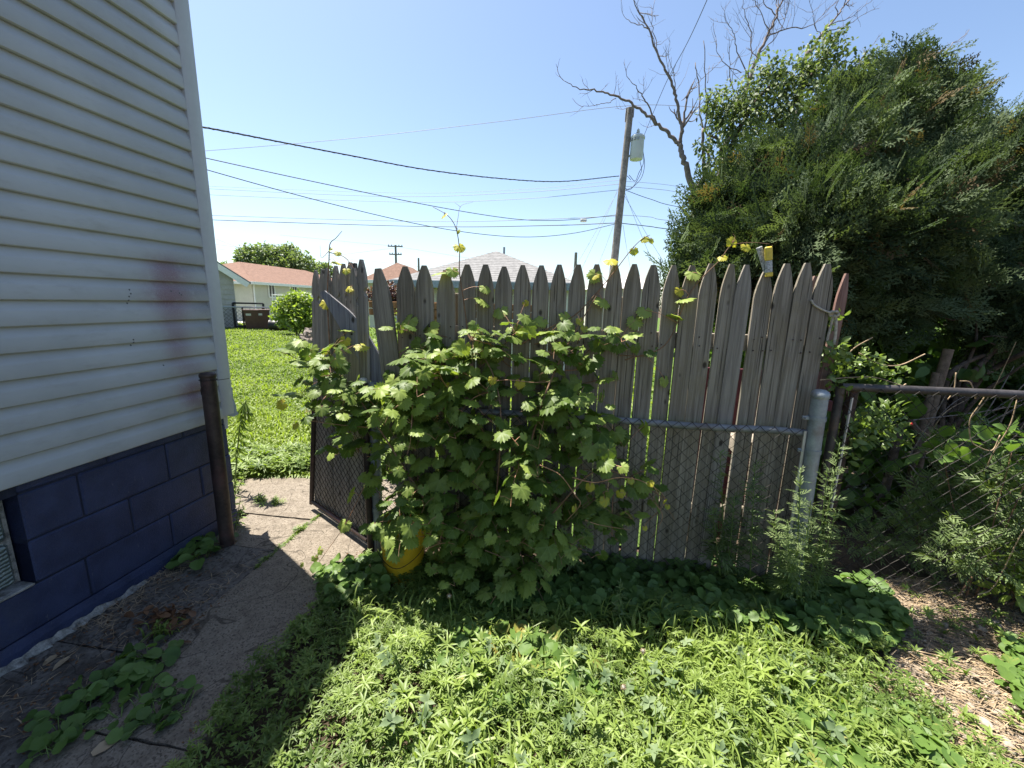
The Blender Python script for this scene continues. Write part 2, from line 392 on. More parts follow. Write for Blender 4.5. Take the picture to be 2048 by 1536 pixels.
def smooth_by_angle(o, deg=40):
    me = o.data; me.polygons.foreach_set('use_smooth', [True] * len(me.polygons))
    try: me.set_sharp_from_angle(angle=math.radians(deg))
    except Exception: pass
    return o
def npmesh(name, V, T, attrs):
    me = bpy.data.meshes.new(name); nv, nt_ = len(V), len(T)
    me.vertices.add(nv); me.vertices.foreach_set('co', np.ascontiguousarray(V, np.float32).ravel())
    me.loops.add(nt_ * 3); me.loops.foreach_set('vertex_index', np.ascontiguousarray(T, np.int32).ravel())
    me.polygons.add(nt_); me.polygons.foreach_set('loop_start', np.arange(0, nt_ * 3, 3, dtype=np.int32))
    for k, a in attrs.items():
        at = me.attributes.new(k, 'FLOAT', 'POINT'); at.data.foreach_set('value', np.ascontiguousarray(a, np.float32))
    me.update(calc_edges=True); return me
def npobj(name, V, T, attrs, mat, parent=None, smooth=False):
    me = npmesh(name, V - wloc(parent), T, attrs); me.materials.append(M[mat])
    if smooth: me.polygons.foreach_set('use_smooth', np.ones(len(T), bool))
    return link(bpy.data.objects.new(name, me), parent)
def tag(o, label=None, cat=None, group=None, kind=None):
    for k, v in (('label', label), ('category', cat), ('group', group), ('kind', kind)):
        if v: o[k] = v
    return o
def thing(name, loc, label, cat, group=None, kind=None):
    o = bpy.data.objects.new(name, None); o.location = Vector(np.asarray(loc, float)); o.empty_display_size = .1
    COL.objects.link(o); return tag(o, label, cat, group, kind)
def smoothline(pts, n=6):
    pts = np.asarray(pts, float); P = np.vstack([2 * pts[0] - pts[1], pts, 2 * pts[-1] - pts[-2]]); out = []
    for i in range(1, len(P) - 2):
        for t in np.linspace(0, 1, n, endpoint=False):
            a, b, c, d = P[i - 1], P[i], P[i + 1], P[i + 2]
            out.append(.5 * ((2 * b) + (c - a) * t + (2 * a - 5 * b + 4 * c - d) * t * t + (3 * b - a - 3 * c + d) * t ** 3))
    out.append(pts[-1]); return np.array(out)
def inpoly(x, y, poly):
    poly = np.asarray(poly, float); r = np.zeros(len(x), bool); j = len(poly) - 1
    for i in range(len(poly)):
        xi, yi = poly[i][:2]; xj, yj = poly[j][:2]
        c = ((yi > y) != (yj > y)) & (x < (xj - xi) * (y - yi) / (yj - yi + 1e-12) + xi); r ^= c; j = i
    return r
def sample_poly(poly, n):
    poly = np.asarray(poly, float)[:, :2]; lo, hi = poly.min(0), poly.max(0); out = np.zeros((0, 2))
    while len(out) < n:
        q = lo + rng.random((n * 2, 2)) * (hi - lo); out = np.vstack([out, q[inpoly(q[:, 0], q[:, 1], poly)]])
    return out[:n]
def nrm(a): return a / (np.linalg.norm(a, axis=-1, keepdims=True) + 1e-12)
def frames(d, n):
    """rotation matrices with +Y along d and +Z near n, for arrays of vectors"""
    y = nrm(d); x = nrm(np.cross(y, n)); z = np.cross(x, y); return np.stack([x, y, z], -1)
def cloud(tpls, which, R, T, S, tint):
    """many transformed copies of small leaf shapes as one array"""
    Vs, Ts, As, Vn = [], [], [], []; off = 0
    S = np.asarray(S); S = S[:, None] if S.ndim == 1 else S
    for k, tp in enumerate(tpls):
        idx = np.where(which == k)[0]
        if not len(idx): continue
        v, t, vein = tp; m_ = len(v)
        X = np.einsum('nij,nkj->nki', R[idx], v[None] * S[idx][:, None, :]) + T[idx][:, None]
        Vs.append(X.reshape(-1, 3)); Ts.append((t[None] + (off + np.arange(len(idx)) * m_)[:, None, None]).reshape(-1, 3))
        As.append(np.repeat(tint[idx], m_)); Vn.append(np.tile(vein, len(idx))); off += m_ * len(idx)
    return np.vstack(Vs), np.vstack(Ts), {'tint': np.concatenate(As), 'vein': np.concatenate(Vn)}
def merge(parts):
    V, T, Ve = [], [], []; o = 0
    for v, t, ve in parts: V.append(v); T.append(t + o); Ve.append(ve); o += len(v)
    return np.vstack(V), np.vstack(T), np.concatenate(Ve)
def rotz(a): c, s = math.cos(a), math.sin(a); return np.array([[c, -s, 0], [s, c, 0], [0, 0, 1.0]])
def rotx(a): c, s = math.cos(a), math.sin(a); return np.array([[1.0, 0, 0], [0, c, -s], [0, s, c]])

# leaf shapes: (vertices, triangles, vein)
def t_lance(w=.12, bend=.25, seg=3, fold=.25, tip=0.0):
    V = []; T = []
    for i in range(seg + 1):
        t = i / seg; ww = w * (math.sin(math.pi * min(1, .12 + t * .88)) ** .8); z = -bend * t * t
        V += [(-ww, t, z + ww * fold), (0, t, z), (ww, t, z + ww * fold)]
    for i in range(seg):
        a = 3 * i
        T += [(a, a + 1, a + 4), (a, a + 4, a + 3), (a + 1, a + 2, a + 5), (a + 1, a + 5, a + 4)]
    return np.array(V), np.array(T), np.tile([0, .9, 0], seg + 1).astype(float)
def t_blade(w=.04, bend=.5, seg=5, twist=.3):
    V = []; T = []
    for i in range(seg + 1):
        t = i / seg; ww = w * (1 - t ** 2.2) + .002; a = bend * t * t * 1.6
        y = t * (1 - .45 * a * t); z = t - a * .62 * t
        V += [(-ww, a * .55 * t, z), (ww, a * .55 * t + ww * twist, z)]
    for i in range(seg):
        a = 2 * i; T += [(a, a + 1, a + 3), (a, a + 3, a + 2)]
    return np.array(V), np.array(T), np.zeros(len(V))
def t_round(n=11, cup=.18, notch=.28):
    V = [(0, .0, 0), (0, .45, -.04)]
    for k in range(n):
        a = -math.pi / 2 + .25 + (2 * math.pi - .5) * k / (n - 1)
        r = .5 * (1 + .06 * math.sin(7 * a)); V.append((r * math.cos(a) * 1.05, .42 + r * math.sin(a) - (.10 if k in (0, n - 1) else 0), cup * (.5 + .5 * math.cos(2 * a)) * .8 + .05 * math.sin(4.3 * a + n)))
    V = np.array(V); T = [(1, 2 + k, 3 + k) for k in range(n - 1)] + [(0, 2, 1), (0, 1, n + 1)]
    return V, np.array(T), np.array([1, .8] + [0] * n, float)
def t_grape(seed):
    r_ = random.Random(seed); n = 37; V = [(0, 0, 0)]; ve = [1.0]; outer = []
    lobes = [0, 52, -52, 108, -108]; L = [1.0, .90, .90, .74, .74]
    mids = []
    for k in range(n):
        a = -158 + 316 * k / (n - 1)
        R = .56
        for la, ll in zip(lobes, L): R = max(R, ll * (.60 + .40 * max(0, math.cos(math.radians((a - la) * 1.55))) ** 1.5 if abs(a - la) < 58 else 0))
        R *= (1.09 if k % 2 == 0 else .885) * (1 + r_.uniform(-.05, .05))
        outer.append((a, R))
    def vein(a): return max(max(0, 1 - abs(a - la) / 13.0) for la in lobes)
    for (a, R) in outer:
        for q in (.55, 1.0):
            rr = R * q; vv = vein(a); x = rr * math.sin(math.radians(a)); y = rr * math.cos(math.radians(a))
            z = .035 * (1 - 2 * vv) * q * -1 - .15 * (x * x + y * y) * (1 if q == 1 else .9) - .10 * abs(x) * q + (r_.uniform(-.035, .035) if q == 1 else 0)
            V.append((x * .62, y * .62, z * .62)); ve.append(vv if q < 1 else vv * .95)
    T = []
    for k in range(n - 1):
        a = 1 + 2 * k; T += [(0, a + 2, a), (a, a + 2, a + 3), (a, a + 3, a + 1)]
    return np.array(V), np.array(T), np.array(ve)
def t_spray(seed):
    r_ = random.Random(seed); P = []
    def strip(p, ang, L, w, bz):
        d = np.array([math.sin(ang), math.cos(ang), 0]); x = np.array([d[1], -d[0], 0]); p = np.array(p)
        mid = p + d * L * .45; V = np.array([p, mid - x * w + [0, 0, bz], p + d * L + [0, 0, -bz], mid + x * w + [0, 0, bz]])
        P.append((V, np.array([(0, 3, 2), (0, 2, 1)]), np.zeros(4)))
    strip((0, 0, 0), 0, 1.0, .02, .0)
    for i in range(11):
        t = .14 + .8 * i / 10; sd = 1 if i % 2 else -1
        ang = sd * math.radians(r_.uniform(34, 52)); L = (.46 * (1 - t * .55)) * r_.uniform(.8, 1.15); z = r_.uniform(-.05, .05)
        p = np.array([0, t, z * .3]); strip(p, ang, L, .024, z * .3)
        d = np.array([math.sin(ang), math.cos(ang), 0])
        for j in range(4):
            q = .28 + .62 * j / 3; s2 = 1 if j % 2 else -1
            strip(p + d * L * q, ang + s2 * math.radians(r_.uniform(28, 46)), L * .40 * (1.1 - q * .5), .020, r_.uniform(-.02, .02))
    V, T, ve = merge(P); V = V.copy(); V[:, 2] += -.14 * V[:, 1] ** 2 + .10 * np.abs(V[:, 0])
    return V, T, ve
def t_rosette(seed, n=9, w=.10, lift=.45):
    r_ = random.Random(seed); P = []
    for k in range(n):
        v, t, ve = t_lance(w * r_.uniform(.85, 1.2), r_.uniform(.2, .5), 2, .3)
        s = r_.uniform(.7, 1.1); el = r_.uniform(.05, 1.0) * lift * 2
        v = (v * s) @ rotx(el).T @ rotz(2 * math.pi * k * .382 + r_.uniform(-.2, .2)).T
        v = v + [0, 0, -.25 + .25 * k / n]
        P.append((v, t, ve))
    return merge(P)
def t_pinnate(seed, n=7):
    """a deeply cut mugwort leaf: narrow pointed lobes on a midrib"""
    r_ = random.Random(seed); P = []
    for k in range(n):
        t0 = k / n; sd = 1 if k % 2 else -1
        v, t, ve = t_lance(.10, .15, 2, .2); L = .5 * (1 - .45 * t0) * r_.uniform(.8, 1.2)
        ang = -sd * math.radians(r_.uniform(28, 50)) * (0 if k == n - 1 else 1)
        P.append(((v * [L, L, L]) @ rotz(ang).T + [0, t0 * .75, -.12 * t0 * t0], t, ve))
    return merge(P)
LANCE = [t_lance(.12, .25), t_lance(.16, .4), t_lance(.1, .1)]
ROUND = [t_round(), t_round(10, .3), t_round(12, .05)]
GRAPE = [t_grape(i) for i in range(8)]
SPRAY = [t_spray(i) for i in range(6)]
ROSE = [t_rosette(i, 9 + i % 3, .085 + .02 * (i % 3), .3 + .1 * (i % 3)) for i in range(6)]
BLADE = [t_blade(.035, .3), t_blade(.045, .75), t_blade(.03, 1.1), t_blade(.05, 1.0)]
PINN = [t_pinnate(i) for i in range(4)]
OVAL = [t_lance(.26, .2, 3, .2), t_lance(.3, .35, 3, .25)]

# =================================================================== SETTING
def sheet(name, poly, z, mat, parent=None, kind='structure', thick=0.0):
    mb = MB(); P3 = [(p[0], p[1], z) for p in poly]
    if thick: mb.extr([(p[0], p[1], z - thick) for p in poly], (0, 0, thick))
    else: mb.add(P3, [tuple(range(len(P3)))])
    o = obj(name, mb, mat, parent)
    if kind: o['kind'] = kind
    return o
sheet('ground', [(-400, -400), (400, -400), (400, 400), (-400, 400)], -.03, 'soil')
sheet('lawn', [(-70, 3.42), (-2.6, 3.42), (-1.3, 3.62), (-1.1, 2.75), (1.2, 2.5), (2.0, 4.5), (6, 10), (40, 12), (40, 60), (-70, 60)], -.012, 'lawn')
sheet('driveway', [tuple(AY(436, 652, 22.4)[:2]), tuple(AY(520, 652, 22.4)[:2]), tuple(AY(545, 640, 40)[:2]), tuple(AY(438, 640, 40)[:2])], .0, 'drive')
sand_px = [(1800, 1235), (1770, 1340), (1690, 1400), (1600, 1470), (1560, 1560), (1600, 1700), (2100, 1800), (2500, 1500), (2300, 1300), (2050, 1180), (1900, 1160), (1700, 1150)]
sheet('gravel_ground', [tuple(G(*p)[:2]) for p in sand_px], -.014, 'sand')

path = bpy.data.objects.new('path', None); COL.objects.link(path); path['kind'] = 'structure'
def slab(o0, o1, s0, s1, mat, z=.0, tilt=0.0, cut=None):
    q = [wpt(s0, o0), wpt(s0, o1), wpt(s1, o1), wpt(s1, o0)] if cut is None else cut
    # a slightly irregular edge
    pts = []
    for i in range(4):
        a, b = q[i], q[(i + 1) % 4]; n = max(2, int(np.linalg.norm(b - a) / .05))
        for k in range(n):
            p = a + (b - a) * k / n; pts.append(p + np.array([random.gauss(0, .0025), random.gauss(0, .0025), 0]))
    mb = MB(); mb.extr([(p[0], p[1], -.08) for p in pts], (0, 0, .08 + z))
    o = obj('slab', mb, mat, path); o.rotation_euler = (tilt, tilt * .5, 0); return o
slab(.53, 1.06, -2.6, -.62, 'concrete', .004)
slab(.53, 1.07, -.612, .995, 'concrete', .007)
slab(.535, 1.1, 1.003, 1.66, 'concrete', .003)
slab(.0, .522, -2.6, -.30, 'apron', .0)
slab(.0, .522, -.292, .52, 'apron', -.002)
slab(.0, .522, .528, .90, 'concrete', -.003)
slab(-.7, .527, .908, 1.55, 'concrete', .002)

# ------------------------------------------------------------------ the sided house with its navy block base
HS0, HS1 = -5.0, .755
house = thing('house', wpt(.4, -.2), 'house with pale vinyl siding, paint stains and navy painted block base', 'house')
Z0, DZ, NC = .795, .1103, 25
for k in range(NC):
    z = Z0 + DZ * k
    prof = [(-.008, z - .0055), (.014, z - .0055), (.0205, z - .001), (.0215, z + .003), (.0185, z + .058), (.0165, z + .064), (.0085, z + .080), (.0035, z + .090), (.001, z + .098), (-.002, z + .116), (-.008, z + .116)]
    if k == 0: prof = [(o_ + .004, z_ - .006) for o_, z_ in prof]
    mb = MB(); mb.extr([wpt(HS0, o_, z_) for o_, z_ in prof], W * (HS1 - HS0))
    smooth_by_angle(obj('siding_panel', mb, 'siding', house), 28)
ZT = Z0 + DZ * NC
mb = MB()   # corner trim: an L of two faces with a rounded lip, its lower end broken
Lp = [(HS1 - .008, -.004), (HS1 - .008, .021), (HS1 - .002, .026), (.838, .026), (.845, .020), (.845, -.10), (.838, -.10), (.838, .012), (HS1 + .004, .012), (HS1 + .004, -.004)]
mb.extr([wpt(a, b, .80) for a, b in Lp], UP * (ZT - .80)); smooth_by_angle(obj('corner_trim', mb, 'trim', house), 50)
bt = [(.80, .79), (.80, .93), (.846, .98), (.875, .975), (.872, .90), (.884, .86), (.89, .80), (.905, .775), (.86, .765)]
mb = MB(); mb.extr([wpt(a, -.004, b) for a, b in bt], N * .004)
tag(obj('broken_trim', mb, 'fascia', house), 'broken grey flap of trim hanging at the corner foot')
mb = MB(); mb.extr([wpt(a, -.03, b) for a, b in [(.775, .70), (.80, .70), (.805, .80), (.77, .80)]], N * .032); obj('torn_trim', mb, 'trim', house)
mb = MB()
c = wpt((HS0 + .83) / 2, -3.03, (ZT + .79) / 2); mb.box(c, (.826 - HS0, 5.94, ZT - .79), RW); obj('wall', mb, 'trim', house)
for k in range(NC):   # end wall courses, round the corner
    z = Z0 + DZ * k; mb = MB()
    prof = [(.828, z), (.842, z), (.836, z + .07), (.829, z + .112)]
    mb.extr([wpt(a, -6.0, b) for a, b in prof], N * 5.89); obj('siding_panel', mb, 'siding', house)
mb = MB(); mb.box(wpt((HS0 + .83) / 2, -3.0, ZT + .03), (.86 - HS0, 6.1, .06), RW); obj('roof', mb, 'shingle_grey', house)
# block courses
CO = [(.100, .306), (.312, .511), (.517, .736), (.742, .792)]
JO = [[-.115, .32, .745], [.118, .553], [-.085, .352, .79], [.05, .47]]
for (za, zb), js in zip(CO, JO):
    j0 = list(js)
    while j0[0] > -2.6: j0.insert(0, j0[0] - .435)
    ed = j0 + [.80]
    ed = [e for e in ed if e <= .80]
    for a, b in zip(ed[:-1], ed[1:]):
        a2, b2 = a + .003, b - .003
        if za > .3 and za < .75:                      # the window opening
            if b <= -.75: pass
            elif a < -.31: a2 = max(a2, -.305)
            if b < -.31 and b > -.75: continue
            if a < -.75 < b: b2 = -.75
        if b2 - a2 < .02: continue
        mb = MB(); mb.box(wpt((a2 + b2) / 2, -.06 + random.uniform(-.0015, .0015), (za + zb) / 2), (b2 - a2, .12, zb - za), RW, .007)
        obj('foundation_block', mb, 'navy', house)
mb = MB(); mb.box(wpt(-.9, -.075, .45), (3.38, .13, .68), RW)
# mortar sits behind the block faces, leaving the window free
mb = MB()
for (a, b, za, zb) in [(-.305, .79, .10, .79), (-2.6, -.75, .10, .79), (-.76, -.30, .10, .312), (-.76, -.30, .735, .79)]:
    mb.box(wpt((a + b) / 2, -.068, (za + zb) / 2), (b - a, .124, zb - za - .002), RW)
obj('mortar', mb, 'navy_dark', house)
mb = MB(); pr = [(-.1, -.05), (.014, -.05), (.010, .06), (.0, .098), (-.1, .098)]
mb.extr([wpt(-2.6, a, b) for a, b in pr], W * 3.39); obj('footing', mb, 'navy', house)
mb = MB(); mb.box(wpt(.2, -3.05, .4), (1.2, 5.8, .78), RW); mb.box(wpt(-2.7, -3.2, .4), (4.6, 5.8, .78), RW); obj('wall_core', mb, 'navy_dark', house)
win = bpy.data.objects.new('window', None); win.location = Vector(wpt(-.53, -.06, .5) - wloc(house)); link(win, house)
for i in range(2):
    for j in range(2):
        mb = MB(); mb.box(wpt(-.43 - .21 * i, -.10, .42 + .208 * j), (.2, .08, .198), RW, .014); obj('glass_block', mb, 'glassblock', win)
mb = MB(); mb.box(wpt(-.535, -.105, .525), (.44, .06, .43), RW); obj('window_mortar', mb, 'chalk', win)
mb = MB(); mb.box(wpt(-.53, -.045, .314), (.43, .10, .012), RW, .003); obj('window_sill', mb, 'chalk', win)
# flaking pale edge where the paint ends at the ground
mb = MB(); ss = np.linspace(-1.2, .12, 60)
top = [(s_, .014 + .012 * abs(math.sin(s_ * 37)) * random.random(), .012 + .020 * random.random() + .012 * (s_ < -.1)) for s_ in ss]
V = [wpt(s_, .010, -.03) for s_ in ss] + [wpt(s_, .013 + .006 * random.random(), h_) for (s_, o_, h_) in top] + [wpt(s_, .02 + .03 * random.random(), .003) for s_ in ss]
n_ = len(ss); Fc = [(i, i + 1, n_ + i + 1, n_ + i) for i in range(n_ - 1)] + [(n_ + i, n_ + i + 1, 2 * n_ + i + 1, 2 * n_ + i) for i in range(n_ - 1)]
mb.add(V, Fc); obj('mortar_edge', mb, 'chalk', house)

# dark gate post by the house corner with a loop of wire
pb = G(455, 1088); pt = AY(415, 748, pb[1] + .02)
post = thing('gate_post', pb, 'dark rusted steel post standing by the house corner', 'post')
ax = (pt - pb) / np.linalg.norm(pt - pb)
mb = MB(); mb.tube([pb - ax * .05, pb + ax * .3, pb + ax * .6, pt], .041, 20); smooth_by_angle(obj('post_pipe', mb, 'rust', post), 50)
mb = MB(); x_ = nrm(np.cross(ax, [0, 1, 0])); A_ = frame(x_, np.cross(ax, x_), ax); mb.lathe(pt, [(.043, -.02), (.045, -.018), (.045, 0), (.038, .008), (.0, .012)], 20, A_); smooth_by_angle(obj('post_cap', mb, 'rust', post), 50)
mb = MB()
rg = [pt - ax * .035 + .046 * (math.cos(a) * x_ + math.sin(a) * np.cross(ax, x_)) for a in np.linspace(0, 2 * math.pi, 16)]
mb.tube(rg, .0022, 5); mb.tube(smoothline([rg[0], AY(435, 760, 2.42), AY(458, 757, 2.5)]), .002, 5); mb.tube(smoothline([rg[8], AY(404, 775, 2.4), AY(403, 790, 2.43)]), .002, 5)
obj('wire_loop', mb, 'wire', post)

# ------------------------------------------------------------------ picket fence
fence = thing('wooden_fence', fpt(0, 0, 0), 'tall weathered picket fence with pointed boards behind the chain link', 'fence')
def picket_poly(w, h, tip=.24, th=.15, ex=1.55, notch=False):
    """outline in (x, z), from the bottom; bowed shoulders up to a narrow flat tip"""
    L = []; hw = w / 2
    n = 7
    for i in range(n + 1):
        t = i / n; x = hw * (1 - (1 - tip) * (t ** ex)); L.append((x, h - th + th * t))
    right = [(hw, 0)]
    if notch:
        zc = h - th - .06
        right += [(hw - .020 * math.sin(math.pi * k / 6), zc - .027 + .054 * k / 6) for k in range(7)]
    right += L
    left = [(-x, z) for x, z in right[::-1]]
    return right + left
def picket(base, uu, nn, w, h, tilt=0.0, lean=0.0, mat='wood', parent=None, thick=.017, name='picket', label=None, tip=.24, th=.15, notch=False, ex=1.55):
    poly = picket_poly(w, h, tip + random.uniform(-.03, .03), th * random.uniform(.92, 1.08), ex, notch=notch)
    V = []; n = len(poly); warp = random.uniform(-.004, .004)
    for sgn in (1, -1):
        for x, z in poly: V.append((x + warp * math.sin(z * 2), sgn * thick / 2, z))
    Fc = [tuple(range(n)), tuple(range(2 * n - 1, n - 1, -1))] + [(i, n + i, n + (i + 1) % n, (i + 1) % n) for i in range(n)]
    me = bpy.data.meshes.new(name); me.from_pydata(V, [], Fc); me.update()
    bm = bmesh.new(); bm.from_mesh(me); bmesh.ops.recalc_face_normals(bm, faces=bm.faces); bm.to_mesh(me); bm.free()
    me.materials.append(M[mat]); o = bpy.data.objects.new(name, me)
    R = Matrix((tuple(uu), tuple(nn), (0, 0, 1))).transposed()
    o.matrix_local = Matrix.Translation(Vector(np.asarray(base) - wloc(parent))) @ R.to_4x4() @ Matrix.Rotation(tilt, 4, 'Y') @ Matrix.Rotation(lean, 4, 'X')
    link(o, parent)
    if label: o['label'] = label
    return o
tips = [(811, 533), (849, 531), (892, 540), (934, 529), (971, 529), (1008, 533), (1046, 530), (1083, 531), (1119, 529), (1157, 529), (1194, 529), (1231, 529), (1269, 528), (1307, 530), (1348, 530), (1384, 531), (1422, 527), (1462, 528), (1491, 530), (1534, 541), (1575, 527), (1615, 526), (1654, 528)]
ptip = [FP(*t) for t in tips]; sx = [fs(p) for p in ptip]
for i, p in enumerate(ptip):
    gap = (sx[i + 1] - sx[i]) if i < len(sx) - 1 else sx[i] - sx[i - 1]
    gl = sx[i] - sx[i - 1] if i else gap
    w = min(gap, gl, .115) - .006
    w = max(w, .078)
    lift = .03 + random.uniform(0, .03); d = random.uniform(-.004, .004)
    tilt = random.uniform(-.006, .006)
    mat = 'wood'; lab = None
    if i == 18: mat, lab, tilt, d = 'wood_gray', 'newer pale grey picket standing proud beside the open gap', .012, .012
    if i == 17: w -= .008; tilt = .012
    if i == 3: mat = 'wood'; 
    h = p[2] - lift
    picket(fpt(sx[i] - tilt * h, d, lift), FU, FN, w, h, tilt, random.uniform(-.004, .004), mat, fence, label=lab)
nb = MB()
for i, s_ in enumerate(sx):
    for zc in (1.45, 1.39, .45, .39):
        for k in (-1, 1):
            if random.random() < .75: nb.lathe(fpt(s_ + k * .022 + random.uniform(-.008, .008), .0135, zc + random.uniform(-.012, .012)), [(0, -.002), (.0042, -.002), (.0036, .0012), (0, .002)], 7, frame(FU, UP, FN))
o = obj('nail_heads', nb, 'rust', fence); o['kind'] = 'stuff'
for zc in (1.42, .42):
    mb = MB(); mb.box(fpt((sx[0] + sx[-1]) / 2, -.034, zc), (sx[-1] - sx[0] + .12, .038, .088), RF, .003); obj('rail', mb, 'wood', fence)
for s_ in (sx[0] + .25, sx[11] + .05, sx[-1] - .03):
    mb = MB(); mb.box(fpt(s_, -.10, .82), (.085, .085, 1.66), RF, .006); obj('fence_post', mb, 'wood', fence)
# red stained picket behind the right end
q = FP(1675, 546, -.06); picket(fpt(fs(q), -.075, .1), FU, FN, .05, q[2] - .1, .03, 0, 'wood_red', fence, label='red stained picket standing behind the right end')
q = FP(1630, 552, -.06); picket(fpt(fs(q), -.055, .1), FU, FN, .07, q[2] - .1, .0, 0, 'wood_red', fence, label='red stained picket just seen between two grey ones')
# tilted picket and rail stump at the left end, loose diagonal board
q0 = FP(756, 537, .05); q1 = FP(800, 880, .05)
tl = math.atan2(fs(q0) - fs(q1), q0[2] - q1[2]); hh = q0[2] / math.cos(tl) + .0
pp = q0 - np.array([*(FU[:2] * math.sin(tl)), math.cos(tl)]) * (q0[2] - .05) / math.cos(tl)
picket(pp, FU, FN, .118, (q0[2] - .05) / math.cos(tl), tl, 0, 'wood', fence, label='broad tilted picket at the left end of the fence', th=.22, tip=.3)
q0 = FP(658, 574, .035); q1 = FP(752, 745, .06); dd = q1 - q0; Ln = np.linalg.norm(dd) * 1.55
tl = math.atan2(fs(q0) - fs(q1), q0[2] - q1[2])
pl = thing('loose_picket', q0 - np.array([*(FU[:2] * math.sin(tl)), math.cos(tl)]) * Ln, 'loose bluish grey board leaning diagonally across the gate side of the fence', 'board')
hb_ = .066
bd = [(-hb_, 0), (hb_, 0), (hb_, Ln - .27), (hb_ * .55, Ln - .17), (-hb_ * .5, Ln - .006), (-hb_ * .8, Ln), (-hb_, Ln - .008)]
RB = frame(FU * math.cos(tl) - UP * math.sin(tl), FN, UP * math.cos(tl) + FU * math.sin(tl)); b0_ = wloc(pl)
mb = MB(); mb.extr([b0_ + RB @ np.array([x, -.009, z]) for x, z in bd], FN * .018); o = obj('board', mb, 'wood_blue', pl)
for (x, z) in [(-.02, Ln - .30), (.02, Ln - .33), (.0, Ln - .42)]: mb = MB(); mb.lathe(b0_ + RB @ np.array([x, .0095, z]), [(0, 0), (.007, 0), (.006, .003), (0, .003)], 8, frame(FU, UP, FN)); obj('nail_hole', mb, 'tar', pl)

# open wooden gate, chain link on its face
gn, gf = G(748, 1098), G(632, 1016)
GU = nrm((gf - gn) * [1, 1, 0]); GN = np.array([-GU[1], GU[0], 0]); GN = GN if GN @ (O - gn) > 0 else -GN
def GP(x, y, d=0): return PL(x, y, gn + GN * d, GN)
gate = thing('wooden_gate', (gn + gf) / 2, 'open gate of notched grey pickets with chain link nailed on its face', 'gate')
gl_ = np.linalg.norm(gf - gn)
for i, (x, y) in enumerate([(631, 541), (645, 538), (657, 536), (670, 531), (684, 527), (697, 524), (711, 536), (724, 519)]):
    p = GP(x, y); gs = (p - gn) @ GU; bs = gl_ * (1 - i / 7.0) - .05 + .10 * i / 7; h = p[2] - .06
    ti = math.atan2(gs - bs, h)
    picket(gn + GU * bs + UP * .06, GU, GN, .092, h / math.cos(ti), ti, random.uniform(-.008, .008), 'wood_gray', gate, th=.13, tip=.15, notch=True)
for zc in (.35, 1.36):
    mb = MB(); mb.box(gn + GU * .36 - GN * .03 + UP * zc, (.68, .035, .085), frame(GU, GN, UP), .003); obj('gate_rail', mb, 'wood', gate)
gt_ = GP(629, 782, .03); gts = (gt_ - gn) @ GU; gz_ = gt_[2]
mb = MB(); mb.tube([gn + GU * (gl_ + .0) + GN * .03 + UP * .05, gn + GU * gts + GN * .03 + UP * gz_], .017, 10); mb.tube([gn + GU * .02 + GN * .03 + UP * gz_, gn + GU * gts + GN * .03 + UP * gz_], .015, 10)
mb.tube([gn + GU * .02 + GN * .03 + UP * .07, gn + GU * gl_ + GN * .03 + UP * .07], .015, 10)
smooth_by_angle(obj('gate_frame', mb, 'rust', gate))
def chain_mesh(p0, u, nn, L, z0, z1, c, r, over=.03, parent=None, mat='wire', jit=.0):
    mb = MB(); n = int(L / c); nz = int((z1 - z0 + over) / c); ztop = z0 + nz * c
    for i in range(n):
        pts = []
        for k in range(nz + 1):
            sd = (k + i) % 2; x = i * c + sd * c * 1.04
            off = r * (1 if sd else -1)
            pts.append(p0 + u * (x + random.gauss(0, c * .03)) + nn * off + UP * (z0 + k * c + random.gauss(0, c * .03)))
        mb.tube(pts, r, 4, False)
    o = obj('wire_mesh', mb, mat, parent); o['kind'] = 'stuff'; return o
chain_mesh(gn + GN * .024, GU, GN, gl_ - .02, .05, gz_, .03, .0019, parent=gate)

# posts at the hinge of the gate
b1 = FP(742, 1100, .09); t1 = FP(727, 762, .09)
hp = thing('hinge_post', b1, 'thin brown steel post with pale round cap beside the gate pickets', 'post')
ax = nrm(t1 - b1); mb = MB(); mb.tube([b1 - ax * .05, b1 + ax * .5, t1], .021, 14); smooth_by_angle(obj('post_pipe', mb, 'rust', hp), 50)
mb = MB(); mb.lathe(t1, [(.023, -.01), (.024, .004), (.020, .014), (.010, .020), (0, .021)], 14); smooth_by_angle(obj('post_cap', mb, 'cap', hp), 60)
b2 = FP(758, 1104, .06); t2 = FP(746, 765, .06)
gp2 = thing('fence_end_post', b2, 'grey steel fence post half hidden by vine near the gate', 'post')
ax = nrm(t2 - b2); mb = MB(); mb.tube([b2 - ax * .05, b2 + ax * .5, t2], .032, 16); smooth_by_angle(obj('post_pipe', mb, 'galv', gp2), 50)
for q in (t2 - ax * .04, b2 + ax * .31): mb = MB(); mb.tube([q - ax * .015, q + ax * .015], .036, 16); obj('band', mb, 'galv', gp2)
b3 = GP(706, 1000, -.1); t3 = GP(706, 526, -.1)
rp_ = thing('rusty_post', [t3[0], t3[1], 0], 'square rusty post top rising behind the gate pickets', 'post')
mb = MB(); mb.box([t3[0], t3[1], t3[2] / 2], (.04, .04, t3[2]), RF, .003); obj('post_pipe', mb, 'rust', rp_)

